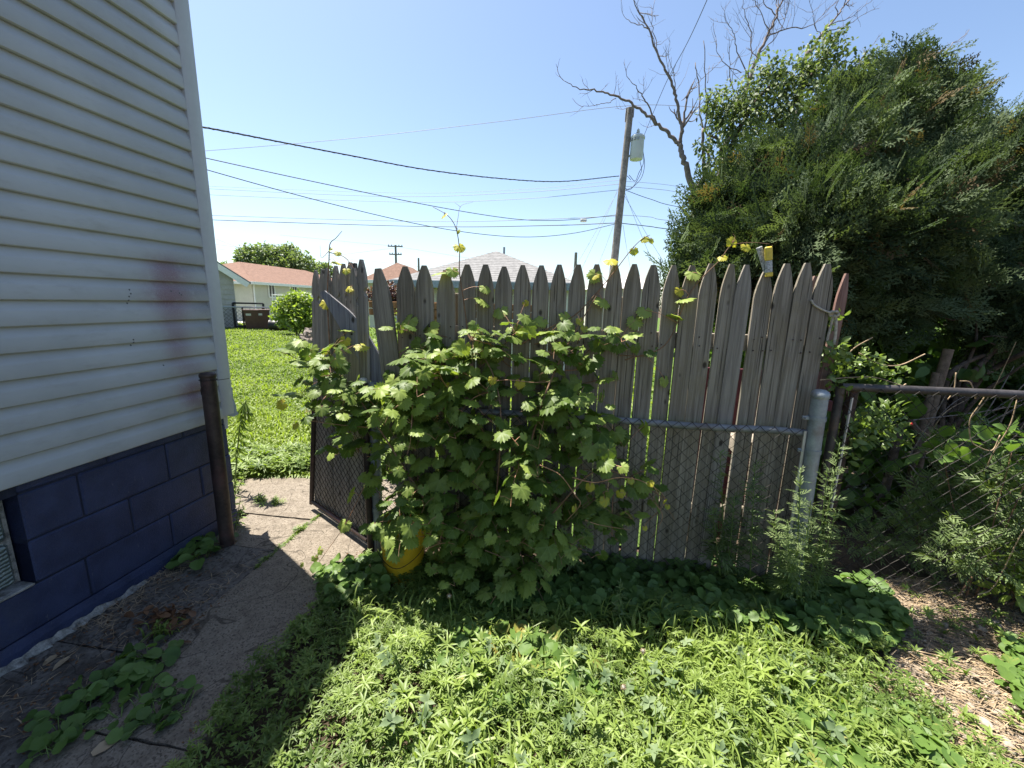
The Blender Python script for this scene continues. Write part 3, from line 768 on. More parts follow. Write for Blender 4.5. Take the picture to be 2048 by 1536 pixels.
# ------------------------------------------------------------------ low chain-link fence in front, and its galvanised end post
clf = thing('chain_link_fence', fpt(.0, .08, 0), 'low rusty chain link fence with grey top rail before the pickets', 'fence')
r0_, r1_, r2_ = FP(1215, 839, .08), FP(1400, 853, .08), FP(1612, 866, .08)
ra = fpt(-1.9, .08, .975)
mb = MB(); mb.tube(smoothline([ra, fpt(-1.0, .08, .978), r0_, r1_, FP(1545, 860, .08), r2_]), .0195, 14); smooth_by_angle(obj('top_rail', mb, 'galv_rust', clf), 60)
sr = fs(r2_)
chain_mesh(fpt(sr - 2.38, .108), FU, FN, 2.36, .03, .975, .0345, .0018, .035, clf)
pb, ptp = FP(1582, 1182, .10), FP(1641, 787, .10)
ep = thing('end_post', pb, 'galvanised round end post with domed cap and bands', 'post')
ax = nrm(ptp - pb); mb = MB(); mb.tube([pb - ax * .06, pb + ax * .4, pb + ax * .8, ptp], .0375, 22); smooth_by_angle(obj('post_pipe', mb, 'galv', ep), 50)
x_ = nrm(np.cross(ax, [0, 1, 0])); A_ = frame(x_, np.cross(ax, x_), ax)
mb = MB(); mb.lathe(ptp, [(.040, -.022), (.0415, -.02), (.0415, .0), (.036, .010), (.022, .019), (.0, .023)], 22, A_); smooth_by_angle(obj('post_cap', mb, 'galv', ep), 50)
for f_ in (.885, .73, .3):
    c = pb + (ptp - pb) * f_
    mb = MB(); mb.lathe(c, [(.0385, -.011), (.0415, -.011), (.0415, .011), (.0385, .011)], 22, A_)
    mb.box(c + x_ * .0 + FU * -.052 + FN * .0, (.036, .012, .02), RF, .002); mb.tube([c - FU * .06 - FN * .018, c - FU * .06 + FN * .02], .005, 6)
    smooth_by_angle(obj('band', mb, 'galv', ep), 40)
mb = MB(); ta, tb = FP(1611, 862, .105), FP(1572, 1120, .105); mb.tube([ta, tb], .0085, 5); obj('tension_bar', mb, 'cap', clf)

# ------------------------------------------------------------------ chain-link gate at the right
cg = thing('chain_link_gate', fpt(1.2, .06, 0), 'dark framed chain link gate at the right before the dark shrubs', 'gate')
ga, gb, gc = FP(1682, 772, .05), FP(2046, 792, .05), FP(1632, 1185, .05)
zt = (ga[2] + gb[2]) / 2; s0, s1 = fs(ga), fs(gb) + .55
zz = .06
mb = MB(); mb.tube([fpt(s0, .05, zt), fpt(s0 + .7, .05, zt + .002), fpt(s1, .05, zt)], .021, 16); smooth_by_angle(obj('top_rail', mb, 'black_pipe', cg), 60)
for s__ in (s0, s1): mb = MB(); mb.tube([fpt(s__, .05, zz), fpt(s__, .05, zt)], .021, 14); smooth_by_angle(obj('gate_frame', mb, 'black_pipe', cg), 60)
chain_mesh(fpt(s0 + .01, .075), FU, FN, s1 - s0 - .02, zz - .02, zt, .042, .0021, .02, cg)
mb = MB(); mb.tube([fpt(s0 + .05, .07, .55), fpt(s0 + .05, .07, zt - .05)], .006, 5); obj('tension_bar', mb, 'cap', cg)
bp = FP(1628, 1192, .01)
bpo = thing('brown_post', [bp[0], bp[1], 0], 'thin dark brown steel post just right of the galvanised post', 'post')
mb = MB(); mb.tube([[bp[0], bp[1], -.03], [bp[0], bp[1], .6], [bp[0], bp[1], 1.2]], .026, 14); smooth_by_angle(obj('post_pipe', mb, 'rust', bpo), 50)

# rope tied at the right end, small tool on a picket
kn = FP(1668, 628, .03)
rope = thing('rope', kn, 'old pale rope tied round the last picket with hanging ends', 'rope')
mb = MB(); mb.tube(smoothline([FP(1622, 600, .015), FP(1630, 611, .02), FP(1650, 622, .022), kn]), .0055, 7); mb.tube(smoothline([kn, FP(1672, 640, .03), FP(1671, 665, .03), FP(1668, 690, .03)]), .007, 7); mb.tube(smoothline([kn, FP(1662, 650, .02), FP(1653, 685, .02)]), .006, 7)
obj('rope_strand', mb, 'rope', rope, True)
mb = MB(); mb.tube(smoothline([kn + np.array([.014 * math.cos(a), -.012 * math.sin(a * 1.3), .012 * math.sin(a)]) for a in np.linspace(0, 9, 18)]), .0065, 7); obj('knot', mb, 'rope', rope, True)
ty, tz = FP(1537, 493, .02), FP(1538, 553, .02)
tool = thing('hand_tool', tz, 'worn yellow and grey two-legged clip stuck on a picket tip', 'tool')
ax = nrm(ty - tz); x_ = nrm(np.cross(ax, FN)); R_ = frame(x_, FN, ax); Lt = np.linalg.norm(ty - tz)
mb = MB(); mb.box(tz + ax * Lt * .76, (.036, .016, Lt * .48), R_, .006); obj('handle', mb, 'yellow_old', tool)
mb = MB(); mb.box(tz + ax * Lt * .33, (.031, .014, Lt * .40), R_, .003); obj('worn_grip', mb, 'peeling', tool)
mb = MB(); mb.box(tz + ax * Lt * .065, (.034, .016, Lt * .14), R_, .003); obj('jaw', mb, 'yellow_old', tool)
ta, tb = FP(1518, 494, .0), FP(1534, 545, .0); ax = nrm(ta - tb); x_ = nrm(np.cross(ax, FN)); R_ = frame(x_, FN, ax)
mb = MB(); mb.box((ta + tb) / 2, (.029, .012, np.linalg.norm(ta - tb)), R_, .003); obj('second_leg', mb, 'peeling', tool)

# yellow bucket in the vine
bc = G(803, 1160); bc = bc + np.array([.0, .07, 0])
bk = thing('bucket', bc, 'yellow plastic bucket half hidden under the grape vine', 'bucket')
prof = [(.0, .004), (.108, .0), (.112, .006), (.128, .22), (.133, .225), (.134, .232), (.131, .236), (.136, .262), (.141, .268), (.141, .275), (.137, .279), (.140, .305), (.146, .31), (.146, .335), (.143, .338), (.138, .333), (.134, .25), (.108, .02), (0, .02)]
mb = MB(); mb.lathe(bc, prof, 40); smooth_by_angle(obj('pail', mb, 'yellow', bk), 40)
mb = MB(); mb.tube(smoothline([bc + [-.148, 0, .30], bc + [-.12, -.10, .20], bc + [0, -.165, .14], bc + [.12, -.10, .20], bc + [.148, 0, .30]]), .0022, 5); obj('handle', mb, 'wire', bk)
for sx_ in (-.147, .147): mb = MB(); mb.lathe(bc + [sx_, 0, .30], [(0, -.012), (.012, -.012), (.012, .012), (0, .012)], 10, np.array([[0, 0, 1], [0, 1, 0], [-1, 0, 0.]])); obj('ear', mb, 'yellow', bk)

# ------------------------------------------------------------------ yard behind: garage, board fence, maroon panel
def hiproof(name, c0, e1, e2, L1, L2, ze, zr, over, mat, parent, thick=.12, fmat='white', ridge=None):
    """hip roof over the rectangle c0, c0+e1*L1, c0+e2*L2; returns roof"""
    a = c0 - e1 * over - e2 * over; A1, A2 = L1 + 2 * over, L2 + 2 * over
    P_ = [a, a + e1 * A1, a + e1 * A1 + e2 * A2, a + e2 * A2]; P_ = [np.array([p[0], p[1], ze]) for p in P_]
    if A1 >= A2: h = A2 / 2; R1, R2 = P_[0] + e1 * h + e2 * h, P_[1] - e1 * h + e2 * h
    else: h = A1 / 2; R1, R2 = P_[0] + e1 * h + e2 * h, P_[3] + e1 * h - e2 * h
    R1 = np.array([R1[0], R1[1], zr]); R2 = np.array([R2[0], R2[1], zr])
    mb = MB()
    Fc = [(0, 1, 5, 4), (1, 2, 5), (2, 3, 4, 5), (3, 0, 4)] if A1 >= A2 else [(0, 1, 4), (1, 2, 5, 4), (2, 3, 5), (3, 0, 4, 5)]
    mb.add(P_ + [R1, R2], Fc); mb.add([p - [0, 0, .002] for p in P_], [(0, 3, 2, 1)])
    rf = obj('roof', mb, mat, parent)
    # overlapping shingle courses standing proud of each slope
    mb = MB(); V6 = P_ + [R1, R2]
    for f in Fc:
        q = [V6[i] for i in f]
        lo = [p for p in q if p[2] < (ze + zr) / 2]; hi = [p for p in q if p[2] >= (ze + zr) / 2]
        b0, b1 = q[0], q[1]
        if len(hi) == 1: t0 = t1 = hi[0]
        else: t0, t1 = q[3], q[2]
        nn_ = nrm(np.cross(b1 - b0, t0 - b0)); nn_ = nn_ if nn_[2] > 0 else -nn_
        nrow = max(6, int(np.linalg.norm((t0 + t1) / 2 - (b0 + b1) / 2) / .115))
        for k in range(nrow):
            f0, f1 = k / nrow, (k + 1) / nrow
            a0, a1 = b0 + (t0 - b0) * f0, b1 + (t1 - b1) * f0; c0_, c1_ = b0 + (t0 - b0) * f1, b1 + (t1 - b1) * f1
            mb.add([a0 + nn_ * .009, a1 + nn_ * .009, c1_ + nn_ * .005, c0_ + nn_ * .005, a0 + nn_ * .004, a1 + nn_ * .004], [(0, 1, 2, 3), (4, 5, 1, 0)])
    sh = obj('shingle', mb, mat, rf); sh['kind'] = 'stuff'
    mb = MB()
    for i in range(4):
        p, q = P_[i], P_[(i + 1) % 4]; e = nrm(q - p); o_ = np.array([e[1], -e[0], 0])
        mb.box((p + q) / 2 - UP * thick / 2 + o_ * .02, (np.linalg.norm(q - p) + .04, .035, thick), frame(e, np.array([-e[1], e[0], 0]), UP), .004)
    obj('fascia', mb, fmat, parent); return rf
def lapwall(c0, e, L, z0, z1, nrm_, mat, parent, step=.12):
    mb = MB(); n = int((z1 - z0) / step)
    for k in range(n):
        z = z0 + k * step
        mb.extr([c0 + nrm_ * a + UP * b for a, b in [(0, z), (.018, z), (.004, z + step), (0, z + step)]], e * L)
    o = obj('wall_siding', mb, mat, parent); o['kind'] = 'stuff'; return o
gY = 9.0
gA = AY(786, 552, gY); gB = AY(1150, 578, gY - .4); e1 = nrm((gB - gA) * [1, 1, 0]); e2 = np.array([-e1[1], e1[0], 0]); Lg = np.linalg.norm((gB - gA)[:2])
gz = (gA[2] + gB[2]) / 2 + .02
gar = thing('garage', [gA[0], gA[1], 0], 'cream garage with grey shingled hip roof and peeling blue-grey fascia behind the fence', 'garage')
c0 = np.array([gA[0], gA[1], 0]) + e1 * .2 + e2 * .25; L1 = Lg - .4; L2 = 5.2
pk = AY(1008, 511, gY + 2.7)
mb = MB(); mb.box(c0 + e1 * L1 / 2 + e2 * L2 / 2 + UP * (gz / 2 - .02), (L1 - .04, L2 - .04, gz - .06), frame(e1, e2, UP)); obj('wall', mb, 'cream', gar)
lapwall(c0, e1, L1, 0, gz - .1, -e2, 'cream', gar); lapwall(c0, e2, L2, 0, gz - .1, -e1, 'cream', gar)
hiproof('r', c0, e1, e2, L1, L2, gz, pk[2], .25, 'shingle_grey', gar, .15, 'fascia')
for k in (0, 1): mb = MB(); mb.box(c0 - e1 * .03 - e2 * .03 + UP * gz / 2 + e1 * k * (L1 + .06), (.1, .1, gz - .16), frame(e1, e2, UP)); obj('corner_board', mb, 'white', gar)
# small vent tuft at the peak
mb = MB(); mb.tube([pk - [0, 0, .05], pk + [0, 0, .22]], .03, 8); obj('roof_vent', mb, 'galv', gar)

wA, wB = AY(768, 622, 5.4), AY(968, 622, 5.2)
bfc = thing('board_fence', [wA[0], wA[1], 0], 'orange-brown horizontal plank barrier seen through the left pickets', 'fence')
e = nrm((wB - wA) * [1, 1, 0]); L_ = np.linalg.norm((wB - wA)[:2])
zt_ = AY(850, 604, 5.3)[2]; zb_ = AY(850, 634, 5.3)[2]; hb = (zt_ - zb_) / 2
for k in range(2):
    mb = MB(); mb.box((wA + wB) / 2 * [1, 1, 0] + e * .2 + UP * (zb_ + hb * (k + .5)), (L_ + .8, .04, hb - .012), frame(e, np.array([-e[1], e[0], 0]), UP), .004); obj('plank', mb, 'wood_brown', bfc)
for k in (-.05, .5, 1.05):
    mb = MB(); mb.box(wA * [1, 1, 0] + e * L_ * k + np.array([-e[1], e[0], 0]) * .065 + UP * zt_ / 2, (.09, .09, zt_), frame(e, np.array([-e[1], e[0], 0]), UP)); obj('post', mb, 'wood_brown', bfc)
# maroon slatted panel behind the right part of the fence
mp = thing('slatted_panel', fpt(.45, -.45, 0), 'low maroon slatted panel showing through the gap between pickets', 'panel')
for k in range(8):
    mb = MB(); mb.box(fpt(.02 + k * .105, -.45, .62), (.094, .02, 1.2), RF, .004); obj('slat', mb, 'maroon', mp)
mb = MB(); mb.box(fpt(.39, -.475, 1.0), (.9, .03, .07), RF, .003); mb.box(fpt(.39, -.475, .3), (.9, .03, .07), RF, .003); obj('rail', mb, 'maroon', mp)
pb_ = thing('pale_block', fpt(.32, -.25, .73), 'pale concrete block resting behind the gap in the pickets', 'block')
mb = MB(); mb.box(fpt(.30, -.24, .78), (.26, .16, .10), RF, .01); obj('block_body', mb, 'stone', pb_)

# ------------------------------------------------------------------ houses, bins and poles across the lawn
def window(parent, c, e, n_, w, h):
    wd = bpy.data.objects.new('window', None); wd.location = Vector(c - wloc(parent)); link(wd, parent)
    R_ = frame(e, n_, UP); mb = MB()
    for sx_, sz_, w_, h_ in [(-w / 2, 0, .09, h), (w / 2, 0, .09, h), (0, h / 2, w + .09, .09), (0, -h / 2, w + .09, .09), (0, 0, .05, h)]:
        mb.box(c + e * sx_ + UP * sz_ + n_ * .04, (w_, .08, h_), R_, .004)
    obj('frame', mb, 'white', wd); mb = MB(); mb.box(c + n_ * .015, (w, .03, h), R_); obj('pane', mb, 'glass_dark', wd)
YA = 28.0
C_ = AY(503, 565, YA); ze = C_[2]
def atz(x, y, z): return G(x, y, z)
e1 = nrm((AY(622, 578, YA + 6.6) - C_) * [1, 1, 0]); e2 = np.array([-e1[1], e1[0], 0])
hA = thing('brick_roof_house', C_ * [1, 1, 0], 'cream house with orange hip roof and white gutter across the lawn', 'house')
c0 = C_ * [1, 1, 0]; L1, L2 = 17.0, 8.6
mb = MB(); mb.box(c0 + e1 * L1 / 2 + e2 * L2 / 2 + UP * ze / 2, (L1, L2, ze - .02), frame(e1, e2, UP)); obj('wall', mb, 'cream', hA)
lapwall(c0, e1, L1, 0, ze - .15, -e2, 'cream', hA, .2); lapwall(c0, e2, L2, 0, ze - .15, -e1, 'cream', hA, .2)
zr = AY(487, 524, YA + 4.8)[2]
hiproof('r', c0, e1, e2, L1, L2, ze + .05, zr, .45, 'shingle_orange', hA, .18, 'white')
def onwall(x, y): return PL(x, y, c0 - e2 * .02, e2)
window(hA, onwall(542, 580), e1, -e2, .62, 1.0); window(hA, onwall(588, 582), e1, -e2, .55, .75)
mb = MB(); q = onwall(506, 575); mb.tube([[q[0], q[1], .2], [q[0], q[1], ze - .1]] - e2 * .06, .05, 8); obj('downspout', mb, 'white', hA)
q = AY(567, 545, YA + 11); mb = MB(); mb.box([q[0], q[1], q[2] - .6], (.5, .5, 1.6), frame(e1, e2, UP), .02); obj('chimney', mb, 'white', hA)
mb = MB()
for a in np.linspace(.3, 6.5, 26): mb.tube([c0 - e2 * 1.2 + e1 * a + UP * .9, c0 - e2 * 1.2 + e1 * a + UP * 1.75], .02, 4)
for z_ in (.9, 1.75): mb.tube([c0 - e2 * 1.2 + e1 * .2 + UP * z_, c0 - e2 * 1.2 + e1 * 6.6 + UP * z_], .03, 5)
for a in (.3, 3.4, 6.5): mb.tube([c0 - e2 * 1.2 + e1 * a, c0 - e2 * 1.2 + e1 * a + UP * 1.8], .04, 5)
obj('porch_railing', mb, 'white', hA)

Cb = AY(475, 640, 21.0)
hB = thing('grey_shed', Cb * [1, 1, 0], 'grey shingle sided outbuilding with white gable trim at the lawn edge', 'shed')
eb = nrm(np.array([-1, -.72, 0])); nb_ = np.array([eb[1], -eb[0], 0]); nb_ = nb_ if nb_[1] < 0 else -nb_
zw = AY(474, 551, 21)[2]
Lb = 4.2
prof = [Cb * [1, 1, 0], Cb * [1, 1, 0] + UP * zw, Cb * [1, 1, 0] + eb * Lb / 2 + UP * (zw + 1.5), Cb * [1, 1, 0] + eb * Lb + UP * zw, Cb * [1, 1, 0] + eb * Lb]
mb = MB(); mb.extr(prof, -nb_ * 3); obj('wall', mb, 'greysiding', hB)
for k in range(int(zw / .24)):
    mb = MB(); mb.extr([Cb * [1, 1, 0] + nb_ * a + UP * b for a, b in [(0, k * .24), (.03, k * .24), (.006, k * .24 + .238), (0, k * .24 + .238)]], eb * Lb); obj('siding_board', mb, 'greysiding', hB)
cc = Cb * [1, 1, 0]; sl_ = nrm(prof[2] - prof[1])
mb = MB()
for sg in (0, 1):
    p0_ = prof[1] if sg == 0 else prof[3]; d_ = sl_ if sg == 0 else nrm(prof[2] - prof[3])
    a_ = p0_ - d_ * .75; b_ = prof[2]; L_ = np.linalg.norm(b_ - a_); nn_ = nrm(np.cross(d_, nb_)); nn_ = nn_ if nn_[2] > 0 else -nn_
    mb.box((a_ + b_) / 2 + nb_ * .2 - nn_ * .02, (L_, .06, .26), frame(d_, nb_, nn_))
obj('gable_trim', mb, 'white', hB)
mb = MB()
for sg in (0, 1):
    p0_ = prof[1] if sg == 0 else prof[3]; d_ = sl_ if sg == 0 else nrm(prof[2] - prof[3])
    a_ = p0_ - d_ * .8; b_ = prof[2]; L_ = np.linalg.norm(b_ - a_); nn_ = nrm(np.cross(d_, nb_)); nn_ = nn_ if nn_[2] > 0 else -nn_
    mb.box((a_ + b_) / 2 - nb_ * 1.4 + nn_ * .14, (L_, 3.2, .06), frame(d_, nb_, nn_))
obj('roof', mb, 'shingle_grey', hB)

hC = thing('far_orange_house', AY(785, 560, 26) * [1, 1, 0], 'house whose orange hip roof peeks over the fence beside the garage', 'house')
q = AY(735, 560, 24); q2 = AY(830, 560, 24); e1_ = nrm((q2 - q) * [1, 1, 0]); e2_ = np.array([-e1_[1], e1_[0], 0]); L1_ = np.linalg.norm((q2 - q)[:2])
mb = MB(); mb.box(q * [1, 1, 0] + e1_ * L1_ / 2 + e2_ * 4 + UP * q[2] / 2, (L1_, 8, q[2]), frame(e1_, e2_, UP)); obj('wall', mb, 'cream', hC)
hiproof('r', q * [1, 1, 0], e1_, e2_, L1_, 6.5, q[2], AY(785, 527, 26)[2], .3, 'shingle_orange', hC, .18, 'white')

wsA, wsB = AY(1200, 576, 14), AY(1312, 582, 14)
hD = thing('white_roof_shed', wsA * [1, 1, 0], 'low shed with pinkish white roof behind the utility pole', 'shed')
e1_ = nrm((wsB - wsA) * [1, 1, 0]); e2_ = np.array([-e1_[1], e1_[0], 0]); L1_ = np.linalg.norm((wsB - wsA)[:2]); zr_ = AY(1285, 545, 15.5)[2]
mb = MB(); mb.box(wsA * [1, 1, 0] + e1_ * L1_ / 2 + e2_ * 1.5 + UP * wsA[2] / 2, (L1_, 3, wsA[2]), frame(e1_, e2_, UP)); obj('wall', mb, 'cream', hD)
mb = MB(); a_ = wsA - e1_ * .2 - e2_ * .2; w2 = L1_ + .4
rv = [a_, a_ + e1_ * w2, a_ + e1_ * w2 + e2_ * 3.4, a_ + e2_ * 3.4]; rt = [a_ + e1_ * w2 * .72 + e2_ * 1.7]
rt[0] = np.array([rt[0][0], rt[0][1], zr_]); mb.add(rv + rt, [(0, 1, 4), (1, 2, 4), (2, 3, 4), (3, 0, 4), (3, 2, 1, 0)]); obj('roof', mb, 'roofwhite', hD)

# chain link fence and gate along the far side of the lawn
YF = 20.0
fA, fB = AY(446, 652, YF), AY(604, 652, YF + 2)
ff = thing('far_chain_fence', [fA[0], fA[1], 0], 'chain link fence along the far edge of the lawn', 'fence')
e = nrm((fB - fA) * [1, 1, 0]); L_ = np.linalg.norm((fB - fA)[:2]); zt_ = AY(450, 614, YF)[2]; n_ = np.array([e[1], -e[0], 0])
mb = MB(); mb.tube([fA * [1, 1, 0] + UP * zt_, fB * [1, 1, 0] + UP * zt_], .035, 6); obj('top_rail', mb, 'galv', ff)
for k in range(5):
    mb = MB(); mb.tube([fA * [1, 1, 0] + e * L_ * k / 4, fA * [1, 1, 0] + e * L_ * k / 4 + UP * zt_], .04, 6); obj('fence_post', mb, 'rust', ff)
chain_mesh(fA * [1, 1, 0], e, n_, L_, .02, zt_, .09, .007, .02, ff)
gA_, gB_ = AY(470, 648, YF + .9), AY(530, 648, YF + 1.2)
fg = thing('black_gate_frame', gA_ * [1, 1, 0], 'black square gate frame standing behind the far chain fence', 'gate')
zt_ = AY(470, 606, YF + .9)[2]; mb = MB()
A1_, B1_ = gA_ * [1, 1, 0], gB_ * [1, 1, 0]
mb.tube([A1_, A1_ + UP * zt_], .05, 6); mb.tube([B1_, B1_ + UP * zt_], .05, 6); mb.tube([A1_ + UP * zt_, B1_ + UP * zt_], .045, 6); mb.tube([A1_ + UP * .1, B1_ + UP * .1], .04, 6); obj('gate_frame', mb, 'cable', fg)
for i, (x, lab) in enumerate([(504, 'brown wheeled bin with pale sticker, left one behind the far fence'), (526, 'brown wheeled bin beside the black barrel behind the far fence')]):
    q = AY(x, 652, YF + .6 + .3 * i); cb = thing('wheeled_bin', q * [1, 1, 0], lab, 'bin', 'brown bins behind the far fence'); h_ = AY(x, 618, YF + .6)[2] - .08
    R_ = frame(e, -n_, UP); mb = MB(); w_ = .62
    Vb = [(-w_ * .40, -.25, 0), (w_ * .40, -.25, 0), (w_ * .40, .25, 0), (-w_ * .40, .25, 0), (-w_ / 2, -.32, h_), (w_ / 2, -.32, h_), (w_ / 2, .32, h_), (-w_ / 2, .32, h_)]
    mb.add(np.array(Vb) @ R_.T + q * [1, 1, 0], [(0, 1, 2, 3), (4, 5, 6, 7), (0, 1, 5, 4), (1, 2, 6, 5), (2, 3, 7, 6), (3, 0, 4, 7)]); obj('bin_body', mb, 'cart', cb)
    mb = MB(); mb.box(q * [1, 1, 0] + UP * (h_ + .03), (w_ + .06, .72, .06), R_, .02); obj('lid', mb, 'cart', cb)
    for sg in (-1, 1):
        mb = MB(); mb.lathe(q * [1, 1, 0] + R_ @ np.array([sg * w_ * .42, .25, .1]), [(0, -.03), (.1, -.03), (.1, .03), (0, .03)], 12, frame(np.array([0, 0, 1.]), np.cross(e, [0, 0, 1.]) * -1, e)); obj('wheel', mb, 'blackplastic', cb)
    mb = MB(); mb.box(q * [1, 1, 0] + n_ * .30 + UP * (h_ * .8) - e * .12, (.22, .02, .1), R_); obj('sticker', mb, 'cap', cb)
q = AY(541, 653, YF - .3) * [1, 1, 0]
br = thing('black_barrel', q, 'black barrel lying on its side before the far fence', 'barrel')
mb = MB(); r_ = .27; mb.lathe(q + UP * r_, [(r_ * .86, -.02), (r_, -.02), (r_, .03), (r_ * .95, .05), (r_ * .97, .4), (r_, .42), (r_ * .95, .45), (r_ * .95, .88), (r_, .9), (0, .9), (0, .86), (r_ * .86, .84), (r_ * .86, -.02)], 20, frame(np.array([.25, -.97, 0]), UP, np.array([.97, .25, 0]))); smooth_by_angle(obj('barrel_body', mb, 'blackplastic', br))
# rubble by the bush
rb = MB()
for k in range(110):
    x, y = random.uniform(602, 640), random.uniform(650, 668); q = AY(x, y, 15.5 + random.uniform(-1, 1)); q[2] = max(q[2], .04)
    rb.box(q * [1, 1, 0] + UP * random.uniform(.03, .38) * (1 if x > 610 else .5), [random.uniform(.06, .2) for _ in range(3)], np.array(Matrix.Rotation(random.uniform(0, 3), 3, Vector((random.random(), random.random(), random.random() + .1)))), .015)
o = obj('rubble', rb, 'rubble'); o['kind'] = 'stuff'
tag(o, 'heap of broken brick and boards beside the bright bush', 'rubble')

# utility poles
def at2(x, y, Y): return AY(x, y, Y)
PY = 16.0
pt_, pm_ = AY(1261, 216, PY), AY(1231, 500, PY); d_ = nrm(pt_ - pm_); pbot = pt_ - d_ * (pt_[2] / d_[2])
up_ = thing('utility_pole', pbot, 'leaning grey wooden utility pole carrying a transformer', 'pole')
mb = MB(); mb.tube([pbot, pbot + d_ * 3, pm_, pt_], [.15, .145, .138, .112], 14); smooth_by_angle(obj('pole_shaft', mb, 'polewood', up_), 50)
mb = MB()
for k in range(9):
    a = random.uniform(0, 6); mb.box(pt_ - d_ * random.uniform(0, .35) + np.array([math.cos(a), math.sin(a), 0]) * .125, (.05, .05, random.uniform(.1, .3)))
obj('splintered_top', mb, 'polewood', up_)
tc_ = AY(1274, 296, PY - .1); tr = bpy.data.objects.new('transformer', None); tr.location = Vector(tc_ - wloc(up_)); link(tr, up_)
th_ = np.linalg.norm(AY(1276, 275, PY - .1) - AY(1272, 322, PY - .1)); tr_r = .24
mb = MB(); mb.lathe(tc_, [(0, -th_ / 2), (tr_r * .9, -th_ / 2), (tr_r * .95, -th_ / 2 + .03), (tr_r * .95, th_ / 2 - .1), (tr_r * 1.04, th_ / 2 - .1), (tr_r * 1.04, th_ / 2 - .03), (tr_r * .8, th_ / 2 + .03), (0, th_ / 2 + .06)], 24); smooth_by_angle(obj('tank', mb, 'transformer', tr), 40)
mb = MB(); mb.lathe(tc_ + UP * (th_ / 2 + .04), [(0, 0), (.05, 0), (.07, .04), (.04, .06), (.07, .09), (.035, .12), (.055, .15), (.02, .2), (0, .22)], 10); obj('bushing', mb, 'transformer', tr)
mb = MB()
for k in range(3):
    a = -1.2 + k * .5; mb.lathe(tc_ + np.array([math.sin(a) * tr_r, -math.cos(a) * tr_r, th_ / 2 - .18]), [(0, 0), (.035, 0), (.03, .07), (0, .08)], 8)
for z_ in (.25, -.25): mb.box((tc_ + pt_ - d_ * (pt_[2] - tc_[2]) / d_[2]) / 2 + UP * z_, (.34, .06, .06))
obj('bracket', mb, 'galv', tr)
def farpole(x, y0, Y, lab, arms):
    t_ = AY(x, y0, Y); p_ = thing('far_utility_pole', [t_[0], t_[1], 0], lab, 'pole', 'distant poles beyond the roofs')
    mb = MB(); mb.tube([[t_[0], t_[1], 0], t_], [.2, .13], 8); obj('pole_shaft', mb, 'polewood', p_)
    for (yy, wd) in arms:
        z_ = AY(x, yy, Y)[2]; mb = MB(); mb.box([t_[0], t_[1] - .15, z_], (wd, .12, .14)); obj('crossarm', mb, 'polewood', p_)
        mb = MB()
        for f_ in (-.45, -.25, .25, .45): mb.lathe([t_[0] + wd * f_, t_[1] - .15, z_ + .07], [(0, 0), (.06, 0), (.04, .15), (0, .17)], 6)
        obj('insulator', mb, 'polewood', p_)
farpole(791, 490, 55, 'distant pole with two crossarms above the orange roof', [(493, 1.9), (509, 1.6)])
farpole(837, 516, 60, 'slim distant pole just right of the crossarm pole', [])
farpole(1152, 505, 40, 'slim distant pole left of the transformer pole', [])

# overhead lines: each a cable of its own
def cable(name, pts, r, lab, mat='cable', cat='power line', twist=False, grp='overhead lines at the pole'):
    P3 = smoothline([AY(*p) for p in pts], 8); mb = MB()
    r = r * .78; mb.tube(P3, r, 5)
    if twist:
        n = len(P3) * 3; Q = np.array([P3[0] + (P3[-1] - P3[0]) * 0] * 0) if False else smoothline(P3, 4)
        ph = np.arange(len(Q)) * 1.4; mb.tube(Q + np.stack([np.zeros(len(Q)), np.cos(ph) * r * .75, np.sin(ph) * r * .75], 1), r * .7, 4)
    o = obj(name, mb, mat); return tag(o, lab, cat, grp)
cable('service_cable', [(340, 246, 7.0), (415, 256, 7.5), (560, 284, 8.6), (700, 311, 9.8), (850, 339, 11.5), (1000, 357, 13.2), (1120, 363, 14.6), (1238, 352, PY)], .018, 'thick twisted black service cable sagging from the house to the pole', twist=True)
cable('power_line', [(330, 306, 15), (420, 301, 15), (700, 277, 15.3), (1000, 243, 15.6), (1262, 211, PY), (1420, 216, 16.6)], .011, 'thin high line reaching the very top of the pole', 'cable_pale')
cable('power_line', [(330, 296, 9), (420, 318, 9.6), (640, 366, 11), (870, 413, 12.8), (1020, 437, 14), (1100, 441, 14.8), (1160, 438, 15.2), (1232, 430, PY)], .013, 'line from the upper left sagging into the splice box')
cable('power_line', [(330, 312, 9), (422, 342, 9.6), (640, 402, 11.2), (830, 447, 12.8), (960, 468, 13.8), (1060, 474, 14.6), (1150, 466, 15.4), (1230, 448, PY)], .013, 'lowest sagging line crossing below all the others')
cable('power_line', [(330, 366, 24), (430, 373, 24), (800, 386, 21), (1040, 379, 18), (1241, 360, PY)], .008, 'faint top line of the middle three', 'cable_pale')
cable('power_line', [(330, 370, 22), (426, 378, 22), (780, 393, 19.5), (1040, 385, 17.5), (1240, 368, PY)], .012, 'middle line of the three strung below the service cable', 'cable_pale')
cable('power_line', [(330, 383, 22), (428, 390, 22), (800, 404, 19.5), (1040, 398, 17.5), (1236, 380, PY)], .012, 'bottom line of the three strung below the service cable', 'cable_pale')
cable('power_line', [(330, 424, 20), (430, 431, 20), (850, 443, 18), (1100, 438, 16.8), (1232, 432, PY)], .014, 'upper communication line ending at the small splice box', 'cable_pale')
cable('power_line', [(330, 434, 20), (430, 440, 20), (850, 453, 18), (1100, 451, 16.8), (1230, 446, PY)], .018, 'thick lower communication line meeting the middle of the pole')
cable('power_line', [(1245, 362, PY), (1320, 368, 17), (1420, 378, 18), (1700, 390, 22)], .009, 'faint upper line running right from the pole', 'cable_pale')
